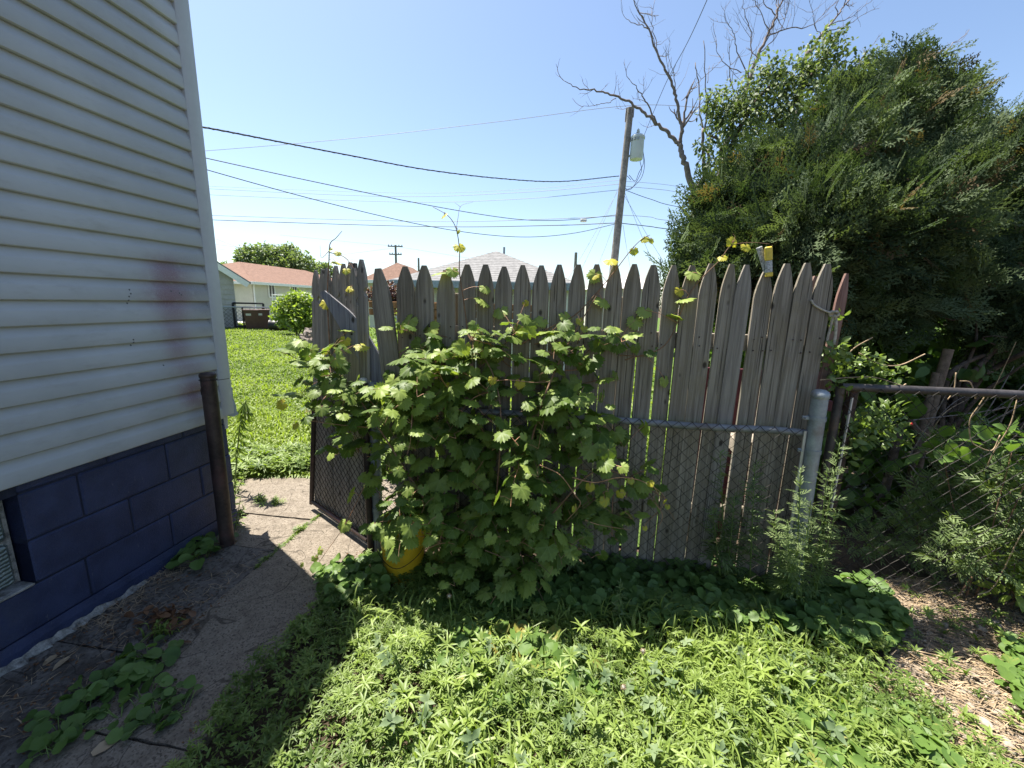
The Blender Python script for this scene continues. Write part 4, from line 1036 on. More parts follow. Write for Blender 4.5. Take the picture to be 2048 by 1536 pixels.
cable('power_line', [(1245, 372, PY), (1320, 379, 17), (1420, 389, 18), (1700, 400, 22)], .011, 'second line running right from the pole', 'cable_pale')
cable('power_line', [(1245, 378, PY), (1300, 398, 16.5), (1370, 416, 17), (1600, 450, 19)], .014, 'line dropping right from the pole into the evergreen')
cable('power_line', [(1240, 430, PY), (1300, 434, 16.5), (1370, 444, 17), (1700, 470, 22)], .012, 'upper communication line continuing right of the pole', 'cable_pale')
cable('power_line', [(1238, 446, PY), (1300, 453, 16.5), (1370, 462, 17), (1700, 500, 22)], .018, 'thick communication line continuing right of the pole')
cable('overhead_wire', [(1425, -30, 9), (1414, 0, 9.3), (1375, 85, 11), (1330, 170, 13), (1286, 276, 15.9)], .010, 'single wire slanting from the transformer up out of sight', grp=None)
for i, (a, b, l) in enumerate([((1236, 378, PY), (1160, 545, 15), 'guy wire left of the pole, steeper one'), ((1234, 385, PY), (1135, 560, 15), 'guy wire left of the pole, flatter one'), ((1232, 436, PY), (1190, 545, 15), 'thin drop wire hanging left of the pole foot'), ((1250, 386, PY), (1312, 540, 15.5), 'guy wire right of the pole leaning away'), ((1248, 390, PY), (1350, 560, 15.5), 'second guy wire right of the pole, flatter'), ((1246, 450, PY), (1262, 545, 15), 'thin drop wire right of the pole foot')]):
    m_ = tuple((np.array(a) + np.array(b)) / 2 + [0, 3, 0]); cable('guy_wire', [a, m_, b], .008, l, 'cable_pale', 'wire', grp='guy wires at the pole')
for i, (pts, l) in enumerate([([(1286, 300, PY), (1289, 330, PY), (1283, 355, PY), (1268, 372, PY), (1252, 380, PY)], 'outer wire loop hanging below the transformer'), ([(1286, 296, PY), (1287, 325, PY), (1278, 345, PY), (1270, 362, PY), (1258, 350, PY)], 'middle wire loop hanging below the transformer'), ([(1280, 322, PY), (1282, 345, PY), (1262, 378, PY), (1248, 372, PY), (1252, 352, PY), (1262, 360, PY)], 'curled wire loop against the pole')]):
    cable('drop_loop', pts, .013, l, 'cable', 'wire', grp='wire loops below the transformer')
mb = MB(); mb.box(AY(1167, 441, 15.2), (.22, .1, .1), None, .02); tag(obj('splice_box', mb, 'cap'), 'small pale splice box hung on the communication line', 'box')
for i, (pts, l) in enumerate([([(432, 478, 50), (470, 492, 60), (520, 505, 70)], 'far line left of the big tree, upper'), ([(432, 489, 50), (520, 500, 60), (640, 512, 60), (790, 496, 55)], 'far line running to the crossarm pole'), ([(432, 498, 55), (600, 512, 60), (740, 522, 60), (890, 540, 60)], 'far line low over the orange roof'), ([(560, 470, 70), (700, 484, 60), (791, 493, 55), (960, 520, 50)], 'far line over the left treetop')]):
    cable('far_line', pts, .02, l, 'cable_pale', 'power line', grp='faint lines over the far roofs')
# =================================================================== VEGETATION
def field(x, y, k, seed=0):
    """a smooth pseudo-random field between 0 and 1"""
    r_ = np.random.default_rng(seed); o_ = 0
    for i in range(6):
        a, b, c, f = r_.normal(), r_.normal(), r_.random() * 6.3, 1 + i * .35
        o_ = o_ + np.sin((a * x + b * y) * k * f + c)
    return .5 + .5 * np.tanh(o_ / 2.2)
def rvec(n): return nrm(rng.normal(size=(n, 3)))
def scatter(name, pts, tpls, mat, size, dirs, nrms, tint, parent=None, kind='stuff', label=None, cat=None):
    n = len(pts); which = rng.integers(0, len(tpls), n)
    V, T, A = cloud(tpls, which, frames(dirs, nrms), np.asarray(pts), size, np.clip(tint, 0, 1))
    o = npobj(name, V, T, A, mat, parent)
    return tag(o, label, cat, None, kind)
def upright(n, tilt=.35):
    """rosette frames: Z up, tilted a little; returned as direction (Y) and normal (Z)"""
    nz = nrm(np.stack([rng.normal(0, tilt, n), rng.normal(0, tilt, n), np.ones(n)], 1))
    a = rng.random(n) * 2 * math.pi; d = np.stack([np.cos(a), np.sin(a), np.zeros(n)], 1)
    return d - nz * (d * nz).sum(1)[:, None], nz

# ------------------------------------------------------------------ lawn beyond the gate
n = 90000
yy = 3.5 + 21 * rng.random(n) ** 1.9; lo = -.78 * yy - .3; hi = -.36 * yy + .2
xx = lo + (hi - lo) * rng.random(n)
k = rng.random(n) < .16; xx[k] = -.36 * yy[k] + .2 + rng.random(k.sum()) * (yy[k] * .75)
keep = ~((yy < 3.62) & (xx > -1.7)); xx, yy = xx[keep], yy[keep]; n = len(xx)
a = rng.random(n) * 6.283
pts = np.stack([xx, yy, np.full(n, -.015)], 1)
hgt = (.045 + .05 * field(xx, yy, 1.1, 3) + .03 * rng.random(n)) * (1 + .035 * yy)
scatter('grass', pts, BLADE, 'lawnblade', np.stack([hgt * (2.2 + .12 * yy), hgt, hgt], 1), np.stack([np.cos(a), np.sin(a), np.zeros(n)], 1), np.tile(UP, (n, 1)), .25 + .5 * field(xx, yy, 1.4, 5) + rng.normal(0, .12, n))
# broad weeds along the lawn's near edge
q = sample_poly([(-3.4, 3.42), (-2.5, 3.40), (-1.85, 3.58), (-1.2, 3.62), (-1.2, 4.0), (-3.6, 4.1)], 1100)
d_, nz_ = upright(len(q), .3); hz = .02 + .09 * rng.random(len(q))
scatter('lawn_edge_weeds', np.c_[q, hz], ROSE, 'rosette', .05 + .06 * rng.random(len(q)), d_, nz_, rng.random(len(q)))
q = sample_poly([(-3.1, 3.9), (-1.2, 3.8), (-1.5, 5.0), (-4.2, 5.6)], 5000); a = rng.random(len(q)) * 6.283
hgt = .10 + .12 * rng.random(len(q))
scatter('tall_grass', np.c_[q, np.zeros(len(q))], BLADE, 'lawnblade', np.stack([hgt * 1.1, hgt, hgt], 1), np.stack([np.cos(a), np.sin(a), 0 * a], 1), np.tile(UP, (len(q), 1)), .45 + .5 * rng.random(len(q)))

# ------------------------------------------------------------------ weeds in the foreground
COVER = np.array([G(*p)[:2] for p in [(330, 1600), (402, 1480), (470, 1400), (560, 1300), (600, 1250), (650, 1195), (690, 1140), (760, 1125), (1000, 1150), (1250, 1135), (1600, 1190), (1740, 1195), (1800, 1262), (1765, 1340), (1830, 1385), (1890, 1460), (1990, 1530), (2120, 1750)]] + [(2.0, .55), (1.0, .25), (-1.15, .25)])
def ch(x, y): return .03 + .085 * field(x, y, 5.5, 11) * (.35 + .65 * field(x, y, 2.2, 12))
q = sample_poly(COVER, 30000); z = .005 + (ch(q[:, 0], q[:, 1]) + .01) * rng.random(len(q)) ** .8
d_ = rvec(len(q)); d_[:, 2] = np.abs(d_[:, 2]) * .6
scatter('ground_cover', np.c_[q, z], LANCE + OVAL, 'rosette', .012 + .020 * rng.random(len(q)), d_, nrm(np.tile([0, 0, 1.0], (len(q), 1)) + .5 * rvec(len(q))), .15 + .6 * rng.random(len(q)))
q = sample_poly(COVER, 12500); x, y = q.T
w_ros = 1 - .85 * ((y > 1.72 + .1 * np.sin(7 * x)) & (x > -.1)); w_ros *= np.where(field(x, y, 4.0, 21) > .30, 1, .35) * np.where(x > .55, .6, 1)
q = q[rng.random(len(q)) < w_ros]; x, y = q.T
d_, nz_ = upright(len(q), .28); s_ = (.018 + .022 * rng.random(len(q))) * (.75 + .5 * field(x, y, 3, 8))
scatter('star_weeds', np.c_[q, ch(x, y) * (.6 + .7 * rng.random(len(q))) + .015], ROSE, 'rosette', s_, d_, nz_, .2 + .55 * field(x, y, 4, 22) + rng.normal(0, .13, len(q)))
# taller star shaped weeds standing out of the rest
q = sample_poly([G(*p)[:2] for p in [(720, 1480), (740, 1280), (1100, 1300), (1500, 1300), (1640, 1420), (1600, 1536), (1300, 1800), (760, 1800)]], 90); x, y = q.T
d_, nz_ = upright(len(q), .3)
scatter('tall_star_weeds', np.c_[q, ch(x, y) + .03 + .07 * rng.random(len(q))], ROSE, 'grass', .036 + .026 * rng.random(len(q)), d_, nz_, .35 + .5 * rng.random(len(q)))
# arching wide grass
GP_ = [G(*p)[:2] for p in [(1130, 1215), (1330, 1235), (1500, 1240), (1660, 1260), (1740, 1330), (1700, 1480), (1740, 1800), (700, 1800), (820, 1500), (1000, 1380), (1090, 1300)]]
q = sample_poly(GP_, 5200); x, y = q.T; q = q[rng.random(len(q)) < .25 + .75 * field(x, y, 4.2, 31)]
q = np.vstack([q, sample_poly([G(*p)[:2] for p in [(820, 1170), (1060, 1190), (1080, 1300), (860, 1320)]], 150), sample_poly([G(*p)[:2] for p in [(700, 1220), (820, 1215), (830, 1330), (690, 1320)]], 120)])
q = np.repeat(q, 2, 0) + rng.normal(0, .012, (2 * len(q), 2)); x, y = q.T; a = rng.random(len(q)) * 6.283
h_ = .06 + .15 * rng.random(len(q)) ** 1.8
scatter('wide_grass', np.c_[q, np.full(len(q), .01)], BLADE, 'grass', np.stack([h_ * .4 + .05, h_ * 1.1, h_], 1), np.stack([np.cos(a), np.sin(a), 0 * a], 1), nrm(np.tile(UP, (len(q), 1)) + .22 * rvec(len(q))), .25 + .7 * rng.random(len(q)))
# round leaved violets: dark bank at the fence foot and lighter patches in the sun
def violets(name, poly_px, n, size, mat, hz, tints=(.1, .7), world=None):
    q = sample_poly(world if world is not None else [G(*p)[:2] for p in poly_px], n); x, y = q.T
    nn_ = nrm(np.tile([0, -.30, 1.0], (len(q), 1)) + .5 * rvec(len(q))); a = rng.random(len(q)) * 6.283
    z = hz * (.25 + .75 * rng.random(len(q))) * (.55 + .6 * field(x, y, 6, 41))
    return scatter(name, np.c_[q, z], ROUND, mat, size * (.65 + .7 * rng.random(len(q))), np.stack([np.cos(a), np.sin(a), -.15 + 0 * a], 1), nn_, tints[0] + (tints[1] - tints[0]) * rng.random(len(q)))
violets('violets', [(1010, 1160), (1250, 1120), (1420, 1150), (1560, 1185), (1600, 1215), (1660, 1290), (1560, 1275), (1350, 1262), (1150, 1240), (980, 1230)], 1900, .052, 'violet_shade', .11)
violets('violets', [(1600, 1195), (1720, 1170), (1800, 1235), (1795, 1285), (1700, 1310), (1610, 1270)], 520, .056, 'violet_shade', .11)
violets('violets', [(840, 1150), (1010, 1165), (1010, 1260), (860, 1240)], 300, .05, 'violet_shade', .09)
violets('violets', [(890, 1270), (1080, 1290), (1260, 1380), (1180, 1450), (950, 1440), (860, 1340)], 380, .055, 'violet', .10, (.35, .95))
violets('violets', [(640, 1150), (760, 1120), (770, 1200), (640, 1230)], 220, .05, 'violet', .11, (.4, .85))
violets('violets', [(1560, 1420), (1700, 1380), (1880, 1480), (1960, 1600), (1600, 1600)], 360, .05, 'violet', .08, (.4, .9))
violets('violets', [(1990, 1300), (2100, 1270), (2200, 1450), (2050, 1460), (2000, 1400)], 200, .05, 'violet', .09, (.4, .9))
violets('yellowing_leaves', [(960, 1275), (1060, 1265), (1090, 1330), (1000, 1370), (940, 1340)], 70, .05, 'violet', .085, (.93, 1.0))
violets('yellowing_leaves', [(1170, 1340), (1300, 1350), (1290, 1420), (1180, 1400)], 24, .045, 'violet', .085, (.93, 1.0))
# grey-green broader weeds
q = sample_poly([G(*p)[:2] for p in [(760, 1260), (1200, 1320), (1660, 1330), (1700, 1600), (700, 1600)]], 70); d_, nz_ = upright(len(q), .35)
scatter('grey_green_weeds', np.c_[q, ch(*q.T) + .02 + .05 * rng.random(len(q))], [t_rosette(40 + i, 6, .26, .35) for i in range(3)], 'bluegreen', .034 + .016 * rng.random(len(q)), d_, nz_, rng.random(len(q)))

# straw, twigs and stones on the bare ground at the right
SAND = np.array([G(*p)[:2] for p in sand_px])
def straws(name, poly, n, L, mat, r=.0022, ang=None, zmax=.02):
    q = sample_poly(poly, n); a = rng.random(n) * 3.14 if ang is None else rng.normal(ang, .55, n); l = L * (.4 + rng.random(n))
    d_ = np.stack([np.cos(a), np.sin(a), rng.normal(0, .1, n)], 1)
    return scatter(name, np.c_[q, .0 + zmax * rng.random(n)], [t_lance(.03, .05, 2, .4), t_lance(.03, -.08, 2, .4)], mat, np.stack([np.full(n, r / .03), l, l], 1), d_, nrm(np.tile(UP, (n, 1)) + .3 * rvec(n)), rng.random(n))
straws('straw', SAND, 3600, .11, 'straw', ang=-.55)
straws('straw', [wpt(-.25, .02)[:2], wpt(-.25, .20)[:2], wpt(.25, .16)[:2], wpt(.62, .16)[:2], wpt(.62, .02)[:2]], 420, .07, 'straw', .0014)
straws('straw', [wpt(-.7, .05)[:2], wpt(-.7, .5)[:2], wpt(.5, .52)[:2], wpt(.5, .44)[:2], wpt(-.2, .2)[:2]], 260, .06, 'straw', .0013)
def litter(name, poly, n, size, mat):
    q = sample_poly(poly, n); return scatter(name, np.c_[q, .003 + .008 * rng.random(n)], OVAL, mat, size * (.4 + rng.random(n)), nrm(rvec(n) * [1, 1, .25]), nrm(np.tile(UP, (n, 1)) + .5 * rvec(n)), rng.random(n))
litter('leaf_litter', [wpt(-1.0, .03)[:2], wpt(-1.0, .45)[:2], wpt(.3, .3)[:2], wpt(.7, .16)[:2], wpt(.7, .03)[:2]], 520, .014, 'deadleaf')
litter('leaf_litter', [wpt(-.9, .40)[:2], wpt(-.9, .62)[:2], wpt(.2, .6)[:2], wpt(.2, .46)[:2]], 260, .012, 'deadleaf')
litter('leaf_litter', [wpt(-1.2, .98)[:2], wpt(-1.2, 1.1)[:2], wpt(.6, 1.1)[:2], wpt(.6, .98)[:2]], 300, .012, 'deadleaf')
litter('leaf_litter', SAND, 900, .016, 'tanleaf')
def stone_mesh(seed):
    bm = bmesh.new(); bmesh.ops.create_icosphere(bm, subdivisions=2, radius=.5); r_ = random.Random(seed)
    f = [Vector((r_.gauss(0, 1), r_.gauss(0, 1), r_.gauss(0, 1))).normalized() for _ in range(7)]; w = [r_.uniform(.36, .5) for _ in f]
    for v in bm.verts:
        for d, h in zip(f, w):
            k = v.co.dot(d) - h
            if k > 0: v.co -= d * k * .8
    me = bpy.data.meshes.new('stone'); bm.to_mesh(me); bm.free(); me.polygons.foreach_set('use_smooth', [True] * len(me.polygons)); me.materials.append(M['stone']); return me
SM = [stone_mesh(i) for i in range(6)]
stones = [(1868, 1402, .035), (1907, 1428, .05), (1940, 1416, .045), (1972, 1448, .055), (1998, 1428, .05), (1925, 1385, .032), (2016, 1492, .062), (2040, 1455, .05), (1982, 1512, .055), (1962, 1258, .06), (1994, 1250, .05), (2024, 1276, .045), (1760, 1176, .05), (1908, 1204, .04), (1780, 1200, .035), (1858, 1300, .035), (1828, 1310, .04), (1915, 1330, .04), (2034, 1536, .06), (1935, 1478, .04), (1855, 1372, .03), (1945, 1350, .04), (1990, 1378, .03), (1703, 1163, .10), (2010, 1340, .04), (1890, 1250, .045)]
for i, (x, y, s_) in enumerate(stones):
    p = G(x, y); o = bpy.data.objects.new('stone', SM[i % 6]); o.location = (p[0], p[1], s_ * .04); o.scale = (s_ * random.uniform(.85, 1.2), s_ * random.uniform(.6, .95), s_ * random.uniform(.35, .6)); o.rotation_euler = (random.uniform(-.3, .3), random.uniform(-.3, .3), random.uniform(0, 6)); link(o)
    tag(o, 'flat pale slab-like stone at the foot of the right gate' if i == 23 else 'pale rounded field stone lying in the straw at the right', 'stone', 'pale stones at the right')
q = sample_poly(SAND, 5000); n = len(q)
ico = (np.array([(0, 0, 1), (.9, 0, 0), (0, .8, .1), (-.9, .1, 0), (0, -.8, 0.1), (0, 0, -.6)]) * .5, np.array([(0, 1, 2), (0, 2, 3), (0, 3, 4), (0, 4, 1), (5, 2, 1), (5, 3, 2), (5, 4, 3), (5, 1, 4)]), np.zeros(6))
scatter('gravel', np.c_[q, np.full(n, -.004)], [ico], 'stone', .008 + .022 * rng.random(n) ** 2.5, rvec(n), rvec(n), rng.random(n))
q = sample_poly(SAND, 240); d_, nz_ = upright(len(q), .3)
scatter('sparse_weeds', np.c_[q, .015 + .03 * rng.random(len(q))], ROSE, 'rosette', .025 + .03 * rng.random(len(q)), d_, nz_, rng.random(len(q)))

# ------------------------------------------------------------------ leaf objects shared between plants
def leaf_mesh(kind, tpl, tint, mat):
    v, t, ve = tpl; me = npmesh(kind, v, t, {'tint': np.full(len(v), tint), 'vein': ve}); me.materials.append(M[mat])
    me.polygons.foreach_set('use_smooth', np.ones(len(t), bool)) if kind == 'leaf' else None
    return me
GM = [[leaf_mesh('leaf', g, tt, 'grape') for tt in (.12, .34, .56, .78)] for g in GRAPE]
GMY = [leaf_mesh('leaf', g, tt, 'grape') for g in GRAPE for tt in (.93, 1.0)]
VM = [[leaf_mesh('leaf', g, tt, 'violet_shade') for tt in (.15, .45, .7)] for g in ROUND]
DM = [leaf_mesh('leaf', g, tt, 'deadleaf') for g in OVAL + LANCE[:1] for tt in (.2, .8)]
TM = [leaf_mesh('leaf', g, .5, 'tanleaf') for g in OVAL]
def put_leaf(me, p, d, n_, s, parent, name='leaf'):
    R_ = frames(np.asarray(d, float)[None], np.asarray(n_, float)[None])[0]
    m_ = Matrix([[*(R_[i] * s), 0] for i in range(3)] + [[0, 0, 0, 1]]); b = wloc(parent) if parent is not None else np.zeros(3)
    m_.translation = Vector(np.asarray(p) - b)
    o = bpy.data.objects.new(name, me); o.matrix_local = m_; return link(o, parent)

# ------------------------------------------------------------------ grape vine
vine = thing('grape_vine', fpt(-1.45, .1, 0), 'big wild grape vine with toothed leaves smothering the left half of the fence', 'vine')
ENV = [(610, 735), (650, 690), (690, 700), (760, 745), (800, 660), (850, 640), (900, 640), (960, 640), (1015, 655), (1060, 690), (1100, 660), (1150, 648), (1180, 665), (1230, 690), (1275, 680), (1290, 700), (1245, 760), (1240, 830), (1230, 880), (1265, 930), (1290, 1000), (1235, 1050), (1215, 1130), (1150, 1110), (1080, 1150), (960, 1165), (880, 1150), (845, 1090), (800, 1010), (750, 1000), (720, 985), (735, 900), (690, 850), (650, 800)]
def bulge(px, py):
    t = np.clip((py - 640) / 520, 0, 1); b = .07 + .46 * np.sin(np.pi * np.clip(t * .93 + .02, 0, 1)) ** .8
    return b * np.clip((px - 560) / 260, .45, 1) * np.clip((1330 - px) / 200, .25, 1)
VS = []                                    # canes: arching polylines, each carrying leaves on stalks
LP, LD, LN, LS, LT, LU = [], [], [], [], [], []
petioles = MB()
def cane(p, d, L, droop, s0, step=.042, lit=0.0):
    pts = [np.array(p)]; d = nrm(np.array(d, float)); n = max(4, int(L / .03))
    for i in range(n):
        d = nrm(d + np.array([0, 0, -droop]) * .1 + .10 * rng.normal(size=3)); q = pts[-1] + d * L / n
        dist = (q - F0) @ FN
        if dist < .03: q = q + FN * (.03 - dist)
        if q[2] < .05: break
        pts.append(q)
    if len(pts) < 3: return
    pts = np.array(pts); VS.append(pts); k = 0; acc = 0.0; sd = 1; tot = len(pts)
    for i in range(1, tot):
        acc += np.linalg.norm(pts[i] - pts[i - 1])
        if acc < step: continue
        acc = 0; f = i / tot; sd = -sd; t = nrm(pts[i] - pts[i - 1])
        side = nrm(np.cross(t, UP) + 1e-3) * sd
        pl = rng.uniform(.03, .075); base = pts[i] + nrm(side * .8 + UP * rng.uniform(.2, .9) + FN * rng.uniform(.0, .6)) * pl
        if (base - F0) @ FN < .025: base = base + FN * .05
        flat = rng.random() < .72
        nn = nrm(UP * 1.0 + FN * rng.uniform(.0, .55) + side * .3 + .25 * rng.normal(size=3)) if flat else nrm(FN * .8 + UP * .45 + .4 * rng.normal(size=3))
        dd = nrm(side * .55 + FN * .55 + t * .3 + UP * (-.25 if flat else -.9) + .3 * rng.normal(size=3))
        sz = s0 * (1.12 - .6 * f ** 2.2) * rng.uniform(.72, 1.2)
        LP.append(base); LD.append(dd); LN.append(nn); LS.append(sz); LU.append((base - F0) @ FN + .3 * (base[2]))
        LT.append(np.clip(.34 + .22 * rng.normal() + (.4 if f > .95 else 0), .02, .9) if f > .8 else np.clip(.28 + .2 * rng.normal(), .02, .78))
        petioles.tube([pts[i], (pts[i] + base) / 2 + UP * .006, base], .0012, 3, False)
def canes(poly, n, L, s0, d0, out, droop, up=.3, side=1.0):
    for (x, y) in sample_poly(poly, n):
        p = FP(x, y, rng.uniform(*d0)); 
        if p[2] < .06: continue
        cane(p, FU * rng.normal(0, side) + FN * rng.uniform(*out) + UP * rng.normal(up, .35), rng.uniform(*L), droop, s0 * rng.uniform(.8, 1.15))
ENV_LOW = [(770, 740), (900, 740), (1010, 760), (1090, 750), (1140, 780), (1165, 850), (1165, 950), (1150, 1040), (1070, 1110), (950, 1130), (870, 1090), (810, 1000), (760, 900), (740, 800)]
ENV_TOP = [(790, 680), (870, 650), (1000, 660), (1100, 680), (1150, 680), (1190, 720), (1170, 780), (1100, 760), (950, 770), (800, 770)]
ENV_LEFT = [(640, 715), (720, 735), (760, 800), (760, 900), (730, 960), (680, 850), (630, 790)]
canes(ENV_LOW, 92, (.2, .42), .115, (.04, .24), (.35, 1.15), .9)
canes(ENV_LOW, 55, (.14, .30), .108, (.02, .08), (.2, .9), .6)
canes(ENV_TOP, 36, (.14, .30), .10, (.02, .05), (.2, .8), .7, .25)
canes(ENV_LEFT, 26, (.16, .34), .102, (.04, .12), (.3, .9), .8, .1)
canes([(860, 1060), (1150, 1060), (1130, 1140), (880, 1150)], 34, (.14, .3), .098, (.1, .4), (.1, .8), 1.0, .5)
canes([(1200, 900), (1250, 900), (1270, 1010), (1210, 1060)], 14, (.14, .28), .085, (.06, .2), (.3, .8), 1.0, .1)
canes([(1180, 660), (1260, 670), (1250, 740), (1190, 730)], 5, (.12, .22), .08, (.02, .05), (.2, .6), .7, .2)
canes([(770, 990), (850, 1000), (870, 1100), (800, 1080)], 12, (.12, .24), .09, (.36, .46), (.1, .5), 1.1, .5)
canes([(610, 700), (660, 690), (650, 760), (610, 760)], 7, (.12, .26), .09, (.04, .12), (.2, .7), .7, .1)
LP, LD, LN, LS, LT, LU = map(np.array, (LP, LD, LN, LS, LT, LU)); n = len(LP)
order = np.argsort(-(LU + 2.5 * LS)); front, back = order[:205], order[205:]
for i in front: put_leaf((GMY[rng.integers(len(GMY))] if LT[i] > .86 else GM[rng.integers(8)][min(3, int(LT[i] / .86 * 4))]), LP[i], LD[i], LN[i], LS[i] * 1.05, vine)
o = scatter('foliage', LP[back], GRAPE, 'grape', LS[back] * 1.05, LD[back], LN[back], LT[back], vine)
o.data.polygons.foreach_set('use_smooth', np.ones(len(o.data.polygons), bool))
for pp in VS: mb = MB(); mb.tube(pp, np.linspace(.0032, .0011, len(pp)), 5, False); obj('stem', mb, 'stem_red' if rng.random() < .3 else 'stem', vine, True)
def stem(pts_, r, mat='stem', name='stem', parent=vine, taper=True):
    P3 = smoothline(pts_, 6); mb = MB(); mb.tube(P3, np.linspace(r, r * (.35 if taper else 1), len(P3)), 6); return obj(name, mb, mat, parent, True)
for pp, r in [([(985, 1150, .05), (960, 1000, .12), (900, 860, .2), (860, 740, .1), (880, 650, .05)], .009), ([(1000, 1150, .05), (1040, 980, .2), (1080, 820, .25), (1130, 700, .08), (1200, 580, .03)], .008),
              ([(960, 1150, .06), (850, 1000, .25), (760, 860, .25), (690, 760, .15), (640, 720, .1)], .008), ([(1010, 1140, .05), (1120, 1010, .3), (1200, 940, .25), (1290, 975, .18), (1335, 1000, .15)], .006), ([(975, 1150, .06), (1000, 900, .3), (990, 760, .2), (930, 660, .06)], .006)]:
    stem([FP(*p) for p in pp], r)
# climbing shoots and their young yellow leaves: stem pixels, then leaves (x, y, size, tilt towards the viewer)
SHP = []
def yleaf(x, y, d, s, tip=(0, -.4, -.8), nn=(0, -.5, .8), green=False):
    j = rng.normal(0, .25, 3); me = GM[rng.integers(8)][3] if green else GMY[rng.integers(len(GMY))]
    put_leaf(me, FP(x, y, d), nrm(np.array(tip) + j), nrm(np.array(nn) + rng.normal(0, .3, 3)), s, vine)
    p = FP(x, y, d); Q = np.vstack(SHP + VS); k = np.argmin(((Q - p) ** 2).sum(1))
    if np.linalg.norm(Q[k] - p) < .22: petioles.tube(smoothline([Q[k], (Q[k] + p) / 2 + UP * .012, p], 3), .0013, 4, False)
shoots = [([(660, 700, .03), (655, 600, .03), (658, 520, .03), (660, 488, .03), (672, 476, .03), (684, 462, .03)], .0042), ([(660, 505, .03), (690, 515, .03), (712, 545, .03), (726, 578, .03)], .003), ([(660, 500, .03), (643, 515, .03), (640, 490, .03)], .0018),
          ([(935, 660, .02), (927, 600, .03), (919, 545, .03), (919, 500, .03), (913, 460, .03), (902, 438, .03), (888, 426, .03), (866, 414, .03)], .0040), ([(912, 462, .03), (916, 436, .03), (922, 412, .03), (946, 404, .03)], .0016), ([(921, 414, .03), (908, 404, .03)], .0013),
          ([(1040, 690, .05), (1100, 655, .03), (1150, 630, .03), (1200, 578, .03), (1235, 535, .03), (1262, 500, .03), (1284, 478, .03), (1300, 470, .03)], .0042), ([(1284, 478, .03), (1296, 474, .03), (1304, 488, .03)], .0016),
          ([(1250, 720, .04), (1330, 690, .03), (1372, 600, .03), (1403, 557, .03), (1440, 520, .03), (1462, 492, .03), (1500, 485, .03), (1540, 488, .03)], .0036), ([(1466, 486, .03), (1470, 474, .03), (1466, 468, .03)], .002),
          ([(740, 950, .2), (715, 1000, .22), (690, 1050, .25), (655, 1100, .3), (625, 1140, .33), (590, 1160, .35)], .0028), ([(740, 855, .25), (680, 850, .28), (620, 842, .28), (575, 838, .28)], .0022),
          ([(1080, 930, .42), (1120, 950, .42), (1150, 990, .40), (1160, 1010, .40), (1130, 1045, .40)], .003), ([(1145, 955, .4), (1190, 965, .38), (1240, 955, .36), (1290, 965, .32), (1330, 1000, .30), (1290, 1050, .28)], .003),
          ([(1170, 1040, .38), (1200, 1050, .36), (1260, 1060, .33)], .0025), ([(985, 762, .25), (1020, 760, .27), (1070, 765, .28), (1110, 762, .26)], .0028), ([(985, 762, .25), (978, 780, .26)], .002), ([(1310, 1005, .3), (1325, 1035, .3), (1300, 1080, .3)], .002), ([(1300, 960, .3), (1318, 990, .28), (1350, 1040, .26)], .002), ([(870, 640, .04), (864, 670, .05), (850, 700, .06), (836, 700, .06)], .0025)]
for pp, r in shoots: SHP.append(smoothline([FP(*p) for p in pp], 6)); stem([FP(*p) for p in pp], r, 'stem_red' if r < .0031 else 'stem', 'stem' if r > .0031 else 'tendril')
for a in [(662, 497, .03, .035), (676, 505, .03, .045), (672, 524, .03, .06, (.3, -.3, -.2), (0, -.2, 1)), (700, 575, .03, .06), (716, 578, .03, .045), (692, 540, .03, .05), (652, 605, .03, .075, (0, -.2, -1), (.2, -1, .1)), (918, 492, .03, .075, (.5, -.4, -.1), (0, -.35, .9)), (888, 430, .03, .05), (916, 462, .03, .03), (1220, 520, .03, .085, (.5, -.3, .0), (0, -.2, 1)), (1268, 500, .03, .05), (1288, 477, .03, .05), (1303, 480, .03, .035), (1360, 580, .03, .06), (1444, 514, .03, .05), (1464, 487, .03, .06, (0, -.1, .9), (.2, -1, .2)), (1492, 492, .03, .055), (1190, 550, .03, .05), (1050, 605, .03, .04), (1160, 640, .05, .05), (1170, 655, .05, .05), (690, 680, .1, .07), (722, 690, .1, .09, (.6, -.3, -.2), (0, -.3, 1)), (650, 700, .1, .06), (565, 808, .28, .07, (-.6, -.2, -.3), (.1, -.9, .4)), (590, 850, .28, .05), (900, 770, .2, .05), (985, 758, .26, .05), (1040, 765, .27, .06), (1300, 965, .32, .04), (1330, 1000, .3, .035), (1290, 1055, .3, .03), (1335, 1012, .28, .03), (1262, 960, .34, .04), (1150, 1015, .4, .05), (1240, 985, .35, .05), (1210, 1000, .37, .06), (1180, 972, .38, .05)]: yleaf(*a)
